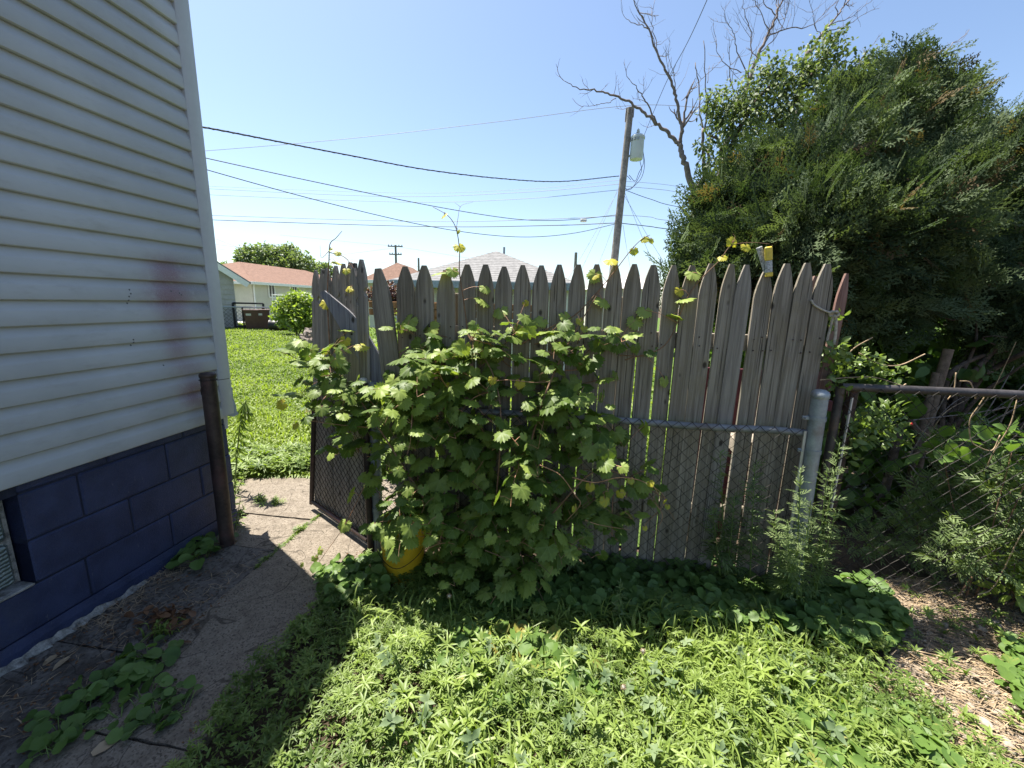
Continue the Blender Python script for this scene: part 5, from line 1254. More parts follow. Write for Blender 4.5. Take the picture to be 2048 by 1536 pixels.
for a in [(880, 545, .03, .09, (.3, -.4, .1), (0, -.5, .8)), (905, 540, .03, .08), (1385, 545, .03, .085, (.2, -.5, -.4), (0, -.9, .4)), (1365, 598, .03, .11, (.5, -.3, -.2), (0, -.4, .9)), (1205, 600, .03, .10), (1190, 548, .03, .085), (1345, 630, .03, .10, (.6, -.3, -.3), (0, -.3, .9)), (1270, 640, .03, .09), (1290, 620, .03, .09), (700, 660, .05, .11, (-.7, -.3, -.3), (0, -.3, .9)), (860, 655, .06, .12, (.4, -.4, -.4), (0, -.5, .8)), (970, 575, .03, .07, (0, -.3, -.9), (0, -1, .2)), (1000, 620, .03, .10), (965, 600, .03, .10, (.5, -.4, -.2), (0, -.4, .9)), (820, 640, .05, .12), (1085, 640, .03, .08, (-.5, -.3, -.5), (0, -1, .2)), (1130, 630, .03, .08), (690, 1048, .25, .085, (-.1, -.5, -.7), (.1, -.7, .7)), (640, 1100, .3, .055), (603, 1128, .33, .035), (630, 1115, .32, .045), (1330, 760, .03, .07), (1290, 850, .12, .10), (800, 1045, .35, .10), (790, 1100, .42, .11), (815, 1048, .36, .09), (700, 985, .25, .11)]:
    a = list(a) + [(0, -.4, -.8), (0, -.5, .8)][len(a) - 4:] if len(a) < 6 else list(a); yleaf(*a, green=True)

o = obj('petioles', petioles, 'stem_red', vine); o['kind'] = 'stuff'
# ------------------------------------------------------------------ small plants with stems
def stem_plant(name, base, tip, nleaf, tpls, mat, size, label, cat='plant', sag=(0, 0, 0), r=.004, droop=-.2, group=None, tint=(.2, .9), start=.15, stems=None):
    t_ = thing(name, base, label, cat, group); P_, D_, N_ = [], [], []
    for (b, tp) in (stems or [(base, tip)]):
        b, tp = np.asarray(b, float), np.asarray(tp, float); L = smoothline([b, (b + tp) / 2 + np.asarray(sag), tp], 8)
        mb = MB(); mb.tube(L, np.linspace(r, r * .3, len(L)), 5); obj('stem', mb, 'stem_green', t_, True)
        ax = nrm(tp - b)
        for k in range(nleaf):
            f = start + (1 - start) * k / nleaf; i = f * (len(L) - 1); p = L[int(i)] + (L[min(int(i) + 1, len(L) - 1)] - L[int(i)]) * (i % 1)
            a = k * 2.4 + rng.normal(0, .3); h = np.array([math.cos(a), math.sin(a), 0])
            d = nrm(h * (1.1 - .5 * f) + ax * (.25 + .5 * f) + UP * droop + .2 * rng.normal(size=3)); P_.append(p); D_.append(d); N_.append(nrm(UP + .35 * rng.normal(size=3)))
    n = len(P_); f = np.tile(np.linspace(1.1, .55, nleaf), n // nleaf)
    o = scatter('foliage', np.array(P_), tpls, mat, size * f * (.7 + .6 * rng.random(n)), np.array(D_), np.array(N_), tint[0] + (tint[1] - tint[0]) * rng.random(n), t_)
    return t_
gb = lambda x, y: G(x, y)
stem_plant('mugwort', FP(1600, 1190, .14), FP(1600, 950, .2), 44, PINN, 'mugwort', .09, 'bushy cut-leaved weed growing in front of the galvanised post', r=.005, stems=[(FP(1590, 1195, .22), FP(1602, 935, .36)), (FP(1570, 1200, .24), FP(1548, 1020, .42)), (FP(1600, 1200, .24), FP(1622, 1000, .40)), (FP(1580, 1200, .26), FP(1575, 1040, .46)), (FP(1560, 1200, .26), FP(1600, 1090, .46))])
stem_plant('mugwort', FP(1640, 1180, .14), FP(1672, 890, .16), 44, PINN, 'mugwort', .085, 'cut-leaved weed reaching up between the galvanised post and the dark gate', r=.005, stems=[(FP(1625, 1190, .22), FP(1680, 885, .34)), (FP(1630, 1190, .22), FP(1672, 1020, .38)), (FP(1630, 1190, .22), FP(1655, 935, .36))])
stem_plant('mugwort', FP(1450, 1150, .12), FP(1440, 960, .16), 40, PINN, 'mugwort', .11, 'shaded cut-leaved weed against the chain link left of the post', r=.004, tint=(0, .5), stems=[(FP(1450, 1150, .12), FP(1440, 900, .14)), (FP(1455, 1150, .14), FP(1470, 985, .2)), (FP(1440, 1150, .14), FP(1425, 1020, .2)), (FP(1500, 1150, .14), FP(1510, 930, .14))])
stem_plant('narrow_weed', G(1238, 1245), FP(1240, 1150, .3), 60, LANCE, 'mugwort', .045, 'upright needle-leaved weed at the fence foot right of the vine', r=.003, stems=[(G(1236, 1260), G(1236, 1260) + [0, .02, .26])])
stem_plant('narrow_weed', FP(1180, 1120, .3), FP(1175, 1020, .42), 40, LANCE, 'mugwort', .06, 'narrow-leaved weed pushing out under the vine on its right side', r=.003, stems=[(FP(1150, 1150, .1), FP(1180, 1030, .42)), (FP(1150, 1150, .1), FP(1130, 1050, .4)), (FP(1090, 1150, .1), FP(1055, 985, .46)), (FP(1090, 1150, .1), FP(1075, 1000, .46))])
pb_ = np.array([-2.06, 2.92, 0.0])
dw = thing('drooping_weed', G(470, 975), 'tall narrow-leaved weed bowing over beside the rusted post', 'plant')
b0, b1, b2, b3 = G(468, 985), PL(480, 850, G(468, 985), np.array([0, -1, 0])), PL(492, 800, G(468, 985), np.array([0, -1, 0])), PL(484, 830, G(468, 985) - [0, .08, 0], np.array([0, -1, 0]))
L = smoothline([b0, b1, b2], 8); mb = MB(); mb.tube(L, np.linspace(.006, .003, len(L)), 6); obj('stem', mb, 'stem_green', dw, True)
P_ = []; D_ = []
for k in range(150):
    f = .25 + .75 * rng.random(); i = f * (len(L) - 1.01); p = L[int(i)]; a = rng.random() * 6.28
    P_.append(p); D_.append(nrm([math.cos(a) * .5, math.sin(a) * .5, -.75 + .3 * rng.random()]))
scatter('foliage', np.array(P_), LANCE, 'grass', np.array([.55, 1, 1]) * (.10 * (.6 + .7 * rng.random(150)))[:, None], np.array(D_), rvec(150), .2 + .5 * rng.random(150), dw)
stem_plant('post_weed', G(478, 1060), G(488, 1010) + [0, 0, .25], 16, LANCE, 'rosette', .05, 'leafy weed growing out of the joint just right of the rusted post', stems=[(G(470, 1058), G(470, 1058) + [.03, .05, .22]), (G(474, 1050), G(474, 1050) + [.08, -.02, .16]), (G(468, 1020), G(468, 1020) + [.03, .02, .25]), (G(472, 985), G(472, 985) + [.06, .05, .14])])
for (x, y, s_, l) in [(522, 1004, .07, 'small green weed in the path joint, left of two'), (556, 1008, .055, 'small green weed in the path joint, right of two'), (600, 1062, .04, 'tiny weed in the crack by the open gate')]:
    p = G(x, y); t_ = thing('path_weed', p, l, 'weed', 'weeds in the path joints'); d_, nz_ = upright(9, .5)
    scatter('foliage', p + np.c_[rng.normal(0, s_ * .35, (9, 2)), .01 + s_ * .5 * rng.random(9)], ROSE, 'rosette', s_ * (.5 + .4 * rng.random(9)), d_, nz_, rng.random(9), t_)
q = sample_poly([wpt(.3, .515)[:2], wpt(.3, .535)[:2], wpt(1.0, .535)[:2], wpt(1.0, .515)[:2]], 60); d_, nz_ = upright(60, .4)
scatter('joint_weeds', np.c_[q, np.full(60, .01)], ROSE, 'rosette', .016 + .02 * rng.random(60), d_, nz_, rng.random(60))
q = sample_poly([G(*p)[:2] for p in [(446, 905), (505, 905), (492, 955), (468, 1000), (452, 990)]], 120); d_, nz_ = upright(120, .4)
scatter('edge_weeds', np.c_[q, .01 + .05 * rng.random(120)], ROSE, 'rosette', .025 + .02 * rng.random(120), d_, nz_, .3 + .6 * rng.random(120))
# violet clumps by the house, leaf by leaf
def clump(label, centers, n, spread, s0, hz):
    c = G(*centers[0]); t_ = thing('violet_clump', c, label, 'plant'); mb = MB()
    for k in range(n):
        b = G(*centers[k % len(centers)]); a = rng.random() * 6.28; rr = spread * math.sqrt(rng.random()); h = np.array([math.cos(a), math.sin(a), 0])
        b = b + [rng.normal(0, .02), rng.normal(0, .02), 0]; p = b + h * rr + UP * (hz * (1 - .6 * rr / spread) * (.4 + .6 * rng.random()) + .012)
        L = smoothline([b + h * rr * .2, b + h * rr * .6 + UP * p[2] * .8, p], 3); mb.tube(L, .0018, 4)
        put_leaf(VM[rng.integers(3)][rng.integers(3)], p, nrm(h + .4 * rng.normal(size=3) * [1, 1, .3] + [0, -.3, -.25]), nrm(UP + h * .45 + .38 * rng.normal(size=3) + [0, -.3, 0]), s0 * (.65 + .6 * rng.random()), t_)
    o = obj('stem', mb, 'stem_green', t_, True); o['kind'] = 'stuff'
clump('dark violet clump at the foundation just left of the rusted post', [(395, 1105), (375, 1108), (425, 1100), (400, 1120)], 38, .09, .062, .10)
clump('long violet clump lying across the shaded apron', [(300, 1320), (260, 1345), (220, 1375), (180, 1400), (150, 1430), (280, 1350), (120, 1465)], 85, .085, .052, .07)
clump('paler violet clump spilling over the path edge at the bottom left', [(330, 1400), (290, 1410), (370, 1425), (310, 1440), (250, 1440), (110, 1500)], 60, .085, .042, .05)
# dead leaves
pile = thing('dead_leaf_pile', G(340, 1250), 'heap of curled brown dead leaves on the shaded apron', 'dead leaves')
for k in range(80):
    x, y = rng.normal(338, 28), rng.normal(1248, 15); p = G(x, y); p[2] = .005 + .04 * rng.random(); a = rng.random() * 6.28
    put_leaf(DM[rng.integers(len(DM))], p, nrm([math.cos(a), math.sin(a), .5 * rng.random()]), nrm(UP + .6 * rng.normal(size=3)), .03 + .03 * rng.random(), pile)
a = np.linspace(0, 6.28, 40); p = G(325, 1265)
scatter('grass_tuft', p + np.c_[rng.normal(0, .025, (40, 2)), np.zeros(40)], BLADE, 'grass', np.stack([np.full(40, .1), .07 + .05 * rng.random(40), .07 + .05 * rng.random(40)], 1), np.c_[np.cos(a), np.sin(a), 0 * a], np.tile(UP, (40, 1)), rng.random(40), pile)
for (x, y, s_, l, mm) in [(140, 1318, .065, 'tan dry leaf lying flat near the foundation', TM), (215, 1247, .05, 'small whitish dry leaf beside the foundation edge', TM), (185, 1515, .085, 'large tan dead leaf at the bottom left', TM), (395, 1460, .06, 'brown dry leaf beside the violets on the path', DM), (115, 1315, .05, 'thin greyish dry leaf left of the tan one', TM), (75, 1275, .06, 'brown leaf caught on the block footing', TM)]:
    p = G(x, y) + UP * .012; o = put_leaf(mm[rng.integers(len(mm))], p, [rng.normal(), rng.normal(), .05], nrm(UP + .2 * rng.normal(size=3)), s_, None, 'dry_leaf'); tag(o, l, 'leaf')
# dandelion clocks
for (x, y, h_, l) in [(1247, 1374, .13, 'white round seed head in the sunny weeds'), (1286, 1302, .14, 'greyish seed head behind the grass tuft'), (898, 1192, .26, 'small seed head on a tall stalk before the vine')]:
    g_ = G(x, y, h_); t_ = thing('seed_head', g_ * [1, 1, 0], l, 'seed head', 'dandelion seed heads'); mb = MB(); mb.tube(smoothline([g_ * [1, 1, 0], g_ * [1, 1, .6] + [.01, 0, 0], g_], 4), .0018, 5); obj('stalk', mb, 'stem_green', t_)
    v = rvec(160); r_ = .014; scatter('fluff', np.tile(g_, (160, 1)), [t_lance(.06, 0, 2, .2)], 'tanleaf', np.full(160, r_), v, rvec(160), rng.random(160), t_); mb = MB(); mb.lathe(g_, [(0, -.007), (.006, -.004), (.0075, 0), (.006, .004), (0, .007)], 12); obj('seed_ball', mb, 'petal', t_, True)

# ------------------------------------------------------------------ evergreens
def lump_cloud(lumps, dens, tpls, size, upw=.5, rnd=.5, shell=.35, fan=True):
    P_, D_, N_ = [], [], []
    for (px, py, Y, r) in lumps:
        c = AY(px, py, Y); k = int(dens * r * r); v = rvec(k); v[:, 2] *= .95
        rr = r * (1 - shell * rng.random(k) ** 1.4) * (.82 + .36 * field(v[:, 0] * 3 + px, v[:, 1] * 3 + v[:, 2] * 2.2, 2.3, int(px)))
        P_.append(c + v * rr[:, None]); D_.append(nrm(v * .7 + UP * upw + rnd * rng.normal(size=(k, 3))))
        N_.append(nrm(np.cross(v, UP) + .7 * rng.normal(size=(k, 3))) if fan else nrm(v * .4 + UP * .7 + .6 * rng.normal(size=(k, 3))))
    P_, D_, N_ = map(np.vstack, (P_, D_, N_)); return P_, D_, N_
def evergreen(name, base, label, lumps, dens, limbs):
    t_ = thing(name, base, label, 'tree', 'evergreens behind the fence'); P_, D_, N_, TT = [], [], [], []
    for (px, py, Y, r) in lumps:
        c = AY(px, py, Y); nc = int(70 * r * r + 9)
        for v in rvec(nc):
            cc = c + v * r * rng.uniform(.72, 1.08) * [1, 1, .95]; dr_ = nrm(v * .75 + UP * rng.uniform(-.25, .55) + .25 * rng.normal(size=3)); pn = nrm(np.cross(dr_, UP) + .25 * rng.normal(size=3)); tt_ = rng.normal(.45, .2)
            k = int(dens * .022)
            off = rng.normal(size=(k, 3)) * .085; off = off - dr_ * (off @ dr_)[:, None] * .2
            P_.append(cc + off - dr_ * .10); D_.append(nrm(dr_ + .33 * rng.normal(size=(k, 3)))); N_.append(nrm(pn + .45 * rng.normal(size=(k, 3)))); TT.append(np.full(k, tt_))
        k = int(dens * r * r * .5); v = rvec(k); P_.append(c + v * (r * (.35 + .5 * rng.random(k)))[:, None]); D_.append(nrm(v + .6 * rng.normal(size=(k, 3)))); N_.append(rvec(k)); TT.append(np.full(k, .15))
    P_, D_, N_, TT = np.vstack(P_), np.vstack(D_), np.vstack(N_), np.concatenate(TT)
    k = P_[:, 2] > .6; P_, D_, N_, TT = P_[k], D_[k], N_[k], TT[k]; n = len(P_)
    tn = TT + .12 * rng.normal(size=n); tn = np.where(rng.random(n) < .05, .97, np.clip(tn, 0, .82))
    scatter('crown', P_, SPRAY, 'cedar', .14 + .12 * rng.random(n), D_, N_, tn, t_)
    for pp, r in limbs:
        L = smoothline([np.asarray(p, float) for p in pp], 6); mb = MB(); mb.tube(L, np.linspace(r * .62, r * .22, len(L)), 7); obj('limb', mb, 'bark_red', t_, True)
    return t_
L1 = [(1480, 480, 4.4, .55), (1560, 420, 4.4, .55), (1650, 350, 4.5, .55), (1760, 330, 4.6, .6), (1720, 270, 4.8, .42), (1830, 270, 4.8, .36), (1650, 300, 4.7, .3), (1850, 390, 4.4, .45), (1520, 560, 4.1, .5), (1610, 580, 4.0, .5), (1720, 570, 4.0, .55), (1430, 500, 4.4, .24), (1840, 560, 4.1, .4), (1500, 385, 4.6, .26), (1850, 200, 5.0, .14), (1580, 320, 4.7, .24), (1690, 470, 3.9, .5), (1590, 480, 3.9, .42), (1800, 460, 3.9, .45), (1385, 545, 4.3, .13), (1770, 210, 5.0, .16), (1690, 225, 4.9, .2), (1440, 560, 4.2, .26), (1800, 165, 5.0, .13), (1895, 215, 5.0, .12), (1445, 410, 4.6, .16)]
L1 = [(a, b, c * .78, d * .78) for a, b, c, d in L1]
c1 = AY(1690, 520, 3.45)
tr1 = evergreen('arborvitae', [c1[0], c1[1], 0], 'big dense dark arborvitae behind the right half of the fence', L1, 1000, [([[c1[0] + .2 * k, c1[1] + .1 * k, 0], [c1[0] + .25 * k, c1[1], 1.2], [c1[0] + .5 * k, c1[1], 2.8]], .07) for k in (-1, -.4, .3, .9)])
L2 = [(2040, 330, 4.0, .36), (2080, 430, 3.8, .55), (1985, 400, 4.3, .26), (1980, 290, 4.4, .18), (2110, 320, 4.1, .5), (2050, 540, 3.5, .36), (1990, 640, 3.1, .16), (2040, 620, 3.0, .2), (2130, 560, 3.2, .5), (2260, 420, 3.9, .8), (1970, 500, 4.4, .3)]
c2 = AY(1925, 860, 3.0); YT = 3.0
def T2(x, y, Y=YT): return AY(x, y, Y)
limbs2 = [([c2 * [1, 1, 0], T2(1925, 790), T2(1988, 738), T2(2060, 700, 2.8), T2(2150, 660, 2.9)], .045), ([c2 * [1, 1, 0], T2(1887, 790), T2(1934, 724), T2(2044, 691), T2(2140, 640)], .04), ([T2(1900, 850), T2(1918, 764), T2(1950, 690), T2(1953, 640)], .028), ([T2(1910, 850), T2(1934, 766), T2(1993, 691), T2(2020, 640, 3.2)], .05), ([T2(1900, 860), T2(1960, 790, 2.9), T2(2010, 755, 2.8), T2(2060, 720, 2.7)], .025),
          ([T2(1890, 850), T2(1990, 820), T2(2070, 790)], .02), ([T2(1880, 900), T2(1990, 880), T2(2080, 820)], .018), ([T2(1880, 940), T2(1960, 860, 2.9), T2(2060, 850, 2.8)], .016), ([T2(1900, 830), T2(1970, 740, 3.3), T2(2040, 650, 3.4), T2(2060, 560, 3.6)], .06), ([T2(1870, 860), T2(1925, 740, 3.4), T2(1980, 600, 3.8)], .06), ([T2(1990, 690, 2.9), T2(1965, 676, 2.9), T2(1990, 672, 2.85), T2(2015, 675, 2.85)], .008), ([T2(1880, 630), T2(1905, 640), T2(1945, 635)], .008)]
tr2 = evergreen('arborvitae', c2 * [1, 1, 0], 'second arborvitae at the right edge with bare reddish limbs below', L2, 1000, limbs2)
for i, (a, b, r, l) in enumerate([((1868, 800), (1897, 698), .038, 'tall sawn-off stump rising behind the dark gate rail'), ((1858, 800), (1872, 745), .028, 'short sawn-off stump just left of the tall one'), ((1845, 900), (1822, 842), .026, 'reddish cut stub leaning left under the gate rail'), ((1775, 960), (1800, 850), .035, 'grey upright stem in the shade left of the stumps')]):
    p0_, p1_ = T2(*a, 2.85), T2(*b, 2.85); foot = p0_ - (p1_ - p0_) * .3; t_ = thing('stump', [p0_[0], p0_[1], 0], l, 'stump', 'cut stems behind the right gate')
    mb = MB(); mb.tube(smoothline([[p0_[0], p0_[1] + .02, 0], p0_, p1_], 6), r * .78, 10); smooth_by_angle(obj('trunk', mb, 'cutwood' if i != 3 else 'bark', t_), 50)

def shrub(name, label, lumps, dens, tpls, mat, size, cat='shrub', group=None, tint=(.1, .8), stem_=True, upw=.2, zmin=.02):
    c = AY(*lumps[0][:3]); t_ = thing(name, [c[0], c[1], 0], label, cat, group); P_, D_, N_ = lump_cloud(lumps, dens, tpls, size, upw, .7, .75, False)
    k = P_[:, 2] > zmin; P_, D_, N_ = P_[k], D_[k], N_[k]; n = len(P_)
    scatter('foliage', P_, tpls, mat, size * (.6 + .7 * rng.random(n)), D_, N_, tint[0] + (tint[1] - tint[0]) * np.clip(field(P_[:, 0], P_[:, 2], 3, 5) * .6 + .4 * rng.random(n), 0, 1), t_)
    if stem_:
        for k in range(5):
            q = P_[rng.integers(n)]; mb = MB(); mb.tube(smoothline([[c[0] + .05 * k - .1, c[1], 0], [(c[0] + q[0]) / 2, (c[1] + q[1]) / 2, q[2] * .5], q], 5), np.linspace(.005, .002, 11), 5)
            obj('stem', mb, 'stem', t_, True)
    return t_
shrub('bitter_vine', 'sunlit small-leaved vine sprawling over the right end of the picket fence', [(1690, 720, 2.16, .10), (1740, 725, 2.15, .08), (1775, 755, 2.12, .06), (1680, 760, 2.12, .07), (1800, 745, 2.2, .05), (1668, 640, 2.16, .05), (1665, 700, 2.12, .06)], 9500, OVAL, 'nightshade', .036, 'vine', tint=(.35, 1), stem_=False)
shrub('bitter_vine', 'sunlit small-leaved vine hanging on the dark gate below its rail', [(1740, 850, 2.12, .12), (1700, 870, 2.1, .09), (1780, 830, 2.15, .09), (1690, 905, 2.08, .07), (1800, 870, 2.15, .07)], 7000, OVAL, 'nightshade', .046, 'vine', tint=(.35, 1), stem_=False)
mb = MB(); bp_ = T2(1823, 848, 2.14); mb.lathe(bp_, [(0, -.008), (.006, -.005), (.008, 0), (.006, .006), (0, .008)], 10); M['berry'] = plain('red_berry', (.35, .02, .02), .3, .5); tag(obj('berry', mb, 'berry'), 'single red berry among the vine leaves on the gate', 'berry')
shrub('mugwort_bush', 'shaded cut-leaved weeds filling the ground behind the right gate', [(1880, 1000, 2.42, .2), (1950, 960, 2.3, .18), (1830, 1040, 2.45, .16), (1990, 1020, 2.15, .17), (1930, 1090, 2.12, .17), (2050, 960, 2.25, .22), (1780, 1070, 2.5, .14), (1720, 1090, 2.45, .12), (1860, 1110, 2.3, .13), (1890, 900, 2.4, .12), (1960, 880, 2.35, .12), (1965, 1105, 2.0, .12), (2015, 1060, 2.0, .12), (1900, 1125, 2.02, .09), (1985, 960, 2.08, .11)], 4000, PINN, 'mugwort', .10, 'weeds', tint=(0, .9))
shrub('edge_bush', 'brighter leafy bush at the far right edge beside the gate', [(2045, 1140, 2.0, .13), (2070, 1080, 2.0, .16), (2025, 1180, 1.95, .08), (2100, 1180, 1.95, .16)], 3600, OVAL, 'bushleaf', .07, tint=(.3, 1))
shrub('broad_leaf_weed', 'broad-leaved climber with pale stems on the right side of the gate', [(2030, 900, 2.08, .13), (2000, 870, 2.1, .06), (1970, 930, 2.15, .1), (2060, 980, 2.1, .15), (1895, 900, 2.3, .12)], 1500, OVAL, 'violet_shade', .10, tint=(.2, 1))
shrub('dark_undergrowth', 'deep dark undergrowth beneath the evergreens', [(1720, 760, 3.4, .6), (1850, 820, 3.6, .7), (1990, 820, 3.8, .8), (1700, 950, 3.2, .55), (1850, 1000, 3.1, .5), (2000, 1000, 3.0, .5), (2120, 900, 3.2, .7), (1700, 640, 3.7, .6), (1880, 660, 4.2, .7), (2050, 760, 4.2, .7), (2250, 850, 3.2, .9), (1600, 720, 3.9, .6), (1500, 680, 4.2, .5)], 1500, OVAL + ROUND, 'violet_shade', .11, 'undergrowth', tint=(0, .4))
# pale loose runners on the gate
rn = thing('bare_runner', T2(1940, 790, 2.08) * [1, 1, 0], 'pale leafless vine runners curling over the dark gate rail', 'vine')
for pp in [[(1640, 760, 2.1), (1700, 755, 2.1), (1750, 755, 2.1), (1800, 770, 2.08), (1812, 768, 2.08)], [(1912, 745, 2.05), (1908, 780, 2.04), (1895, 800, 2.04)], [(1920, 762, 2.04), (1940, 765, 2.03), (1950, 790, 2.03), (1951, 798, 2.03)], [(1975, 785, 2.02), (1955, 815, 2.02), (1940, 840, 2.02), (1942, 880, 2.02), (1960, 895, 2.02), (1985, 900, 2.03), (2000, 870, 2.03)], [(2034, 800, 2.0), (2020, 850, 2.0), (1990, 900, 2.02), (1975, 930, 2.04)], [(1718, 706, 2.1), (1760, 728, 2.1), (1800, 730, 2.1), (1850, 708, 2.1)], [(1955, 1190, 1.95), (1990, 1170, 1.95), (2048, 1060, 1.9), (2090, 1040, 1.9)], [(1745, 675, 2.12), (1710, 695, 2.12), (1690, 715, 2.12)]]:
    mb = MB(); mb.tube(smoothline([AY(*p) for p in pp], 6), .0028, 6); obj('stem', mb, 'straw', rn, True)

dt = thing('dry_tangle', T2(1930, 950, 2.7) * [1, 1, 0], 'tangle of thin dry grey branches between the dark gate and the evergreens', 'branches')
for k in range(54):
    x0, y0 = rng.uniform(1800, 2010), rng.uniform(840, 980); a = rng.uniform(-.5, 1.15); l = rng.uniform(90, 260); Y0 = rng.uniform(2.4, 3.0)
    x1, y1 = x0 + l * math.cos(a), y0 - l * math.sin(a) * .8
    mb = MB(); mb.tube(smoothline([T2(x0, y0, Y0), T2((x0 + x1) / 2 + rng.normal(0, 14), (y0 + y1) / 2 + rng.normal(0, 16), Y0 - .06), T2(x1, y1, Y0 + rng.normal(0, .12))], 6), np.linspace(.0045, .0016, 13), 5, False); obj('branch', mb, 'twig' if k % 3 else 'straw', dt, True)
# ------------------------------------------------------------------ trees against the sky
def limbs_tree(name, label, Y, limbs, jitter=.25, twigs=5, r0=.06, group=None, mat='twig', tw=.5):
    b = AY(*limbs[0][0][0], Y); t_ = thing(name, [b[0], b[1], 0], label, 'tree', group)
    for li, (pp, ra, rb) in enumerate(limbs):
        P3 = np.array([AY(x, y, Y + (0 if li == 0 else jitter * math.sin(li * 2.1) * i / len(pp))) for i, (x, y) in enumerate(pp)])
        if li == 0: P3 = np.vstack([[P3[0][0], P3[0][1], 0], P3])
        L = smoothline(P3, 5); L[1:-1] += rng.normal(0, .006 * Y / 5, L[1:-1].shape); mb = MB(); mb.tube(L, np.linspace(ra, rb, len(L)) * .66, 7)
        o = obj('trunk' if li == 0 else 'limb', mb, mat, t_, True)
        if li == 0 or twigs == 0: continue
        mb = MB(); cnt = 0
        def grow(p, d, ln, r, lv):
            nonlocal_ = 0; pts_ = [p]; dd_ = d
            for s_ in range(4): dd_ = nrm(dd_ + UP * .16 + .22 * rng.normal(size=3)); pts_.append(pts_[-1] + dd_ * ln / 4)
            mb.tube(np.array(pts_), np.linspace(r, r * .35, 5), 4, False)
            if lv > 0:
                for s_ in (1, 2, 3):
                    if rng.random() < .8: grow(pts_[s_], nrm(dd_ + .75 * rng.normal(size=3)), ln * .55, r * .55, lv - 1)
        m_ = len(L); le = np.linalg.norm(L[-1] - L[0])
        for k in range(twigs + int(le * 2.2)):
            i = int(m_ * (.22 + .76 * rng.random())); i = min(i, m_ - 2); d = nrm(L[i + 1] - L[i]); f = i / m_
            grow(L[i], nrm(d * .7 + .75 * rng.normal(size=3)), tw * (.5 + .8 * rng.random()) * (1.15 - .6 * f), max(rb * .8, .0035), 1 if ra > .012 else 0)
        grow(L[-1], nrm(L[-1] - L[-3]), tw * .6, rb, 1)
        o2 = obj('twigs', mb, mat, o); o2['kind'] = 'stuff'
    return t_
sc_ = lambda cx, cy: (1100 + .3386 * cx, .3386 * cy)
def lm(l): return [sc_(*p) for p in l]
limbs_tree('bare_tree', 'leafless dead tree forking left of the evergreens', 7.0, [
    (lm([(862, 1200), (850, 1150), (810, 1010), (785, 930), (765, 850)]), .085, .055),
    (lm([(765, 850), (740, 830), (690, 780), (630, 730), (560, 670), (480, 610), (390, 570), (310, 540), (230, 530), (150, 515), (80, 475)]), .05, .006),
    (lm([(765, 850), (780, 780), (770, 700), (745, 590), (720, 500), (680, 410), (640, 330), (600, 220), (560, 130), (520, 60), (490, -30)]), .042, .008),
    (lm([(772, 800), (795, 690), (808, 580)]), .030, .02), (lm([(808, 580), (850, 520), (880, 480), (950, 420), (1000, 370)]), .010, .004),
    (lm([(630, 730), (590, 640), (550, 580), (510, 520), (470, 470)]), .02, .006), (lm([(590, 170), (540, 150), (480, 130), (440, 100)]), .012, .004), (lm([(640, 330), (620, 240), (600, 120), (620, 0)]), .012, .004), (lm([(745, 590), (735, 470), (700, 340)]), .012, .004), (lm([(390, 580), (330, 610), (260, 620), (190, 630)]), .009, .004)], twigs=3, tw=.42)
limbs_tree('bare_tree', 'pair of thin leafless stems standing between the dead tree and the leafy tree', 7.4, [
    (lm([(865, 1200), (880, 1110), (910, 1020), (905, 900), (905, 760)]), .055, .035), (lm([(905, 760), (885, 650), (880, 500), (858, 370)]), .022, .010), (lm([(915, 770), (925, 640), (920, 500), (907, 240)]), .022, .008), (lm([(870, 1180), (905, 1060), (930, 980), (938, 880)]), .05, .03), (lm([(930, 490), (942, 390)]), .008, .005)], twigs=0)
limbs_tree('bare_tree', 'tall leafless tree fanning out above the leafy crown', 8.0, [
    (lm([(1010, 1000), (1030, 900), (1080, 720), (1130, 600)]), .085, .06),
    (lm([(1130, 600), (1180, 470), (1230, 320), (1290, 200), (1340, 80), (1370, 0), (1400, -80)]), .055, .012), (lm([(1290, 210), (1400, 170), (1540, 155), (1610, 90)]), .018, .005), (lm([(1180, 470), (1110, 300), (1080, 190), (1040, 120)]), .016, .005), (lm([(1170, 470), (1190, 230), (1150, 80), (1140, -20)]), .016, .005),
    (lm([(1130, 600), (1070, 480), (1060, 350)]), .016, .007), (lm([(1130, 430), (1000, 340), (980, 220)]), .012, .004), (lm([(1330, 90), (1270, 20), (1230, -40)]), .014, .005), (lm([(1240, 310), (1350, 200), (1400, 60)]), .014, .005), (lm([(1300, 190), (1240, 60), (1190, -20)]), .012, .004)], twigs=4, tw=.5)
limbs_tree('bare_tree', 'slanting leafless branches at the top right over the leafy crown', 7.6, [
    (lm([(1480, 500), (1540, 330), (1590, 220)]), .05, .03), (lm([(1590, 220), (1650, 150), (1720, 60), (1790, -20)]), .03, .01), (lm([(1660, 140), (1760, 110), (1850, 40)]), .012, .004), (lm([(1700, 90), (1690, 20), (1720, -40)]), .012, .004), (lm([(1620, 190), (1730, 160), (1900, 60)]), .012, .004), (lm([(1600, 210), (1560, 130), (1550, 60)]), .009, .004)], twigs=4, tw=.4)
limbs_tree('bare_tree', 'dry whip-like branch tips rising out of the arborvitae top', 5.0, [([(1860, 260), (1862, 200)], .02, .014), ([(1862, 200), (1880, 130), (1900, 95), (1922, 76)], .012, .004), ([(1862, 190), (1838, 160), (1830, 140)], .008, .003), ([(1868, 170), (1890, 140), (1895, 105)], .008, .003), ([(1780, 190), (1772, 150), (1765, 120)], .008, .003), ([(1700, 180), (1715, 130), (1745, 90)], .008, .003)], twigs=2, tw=.16)
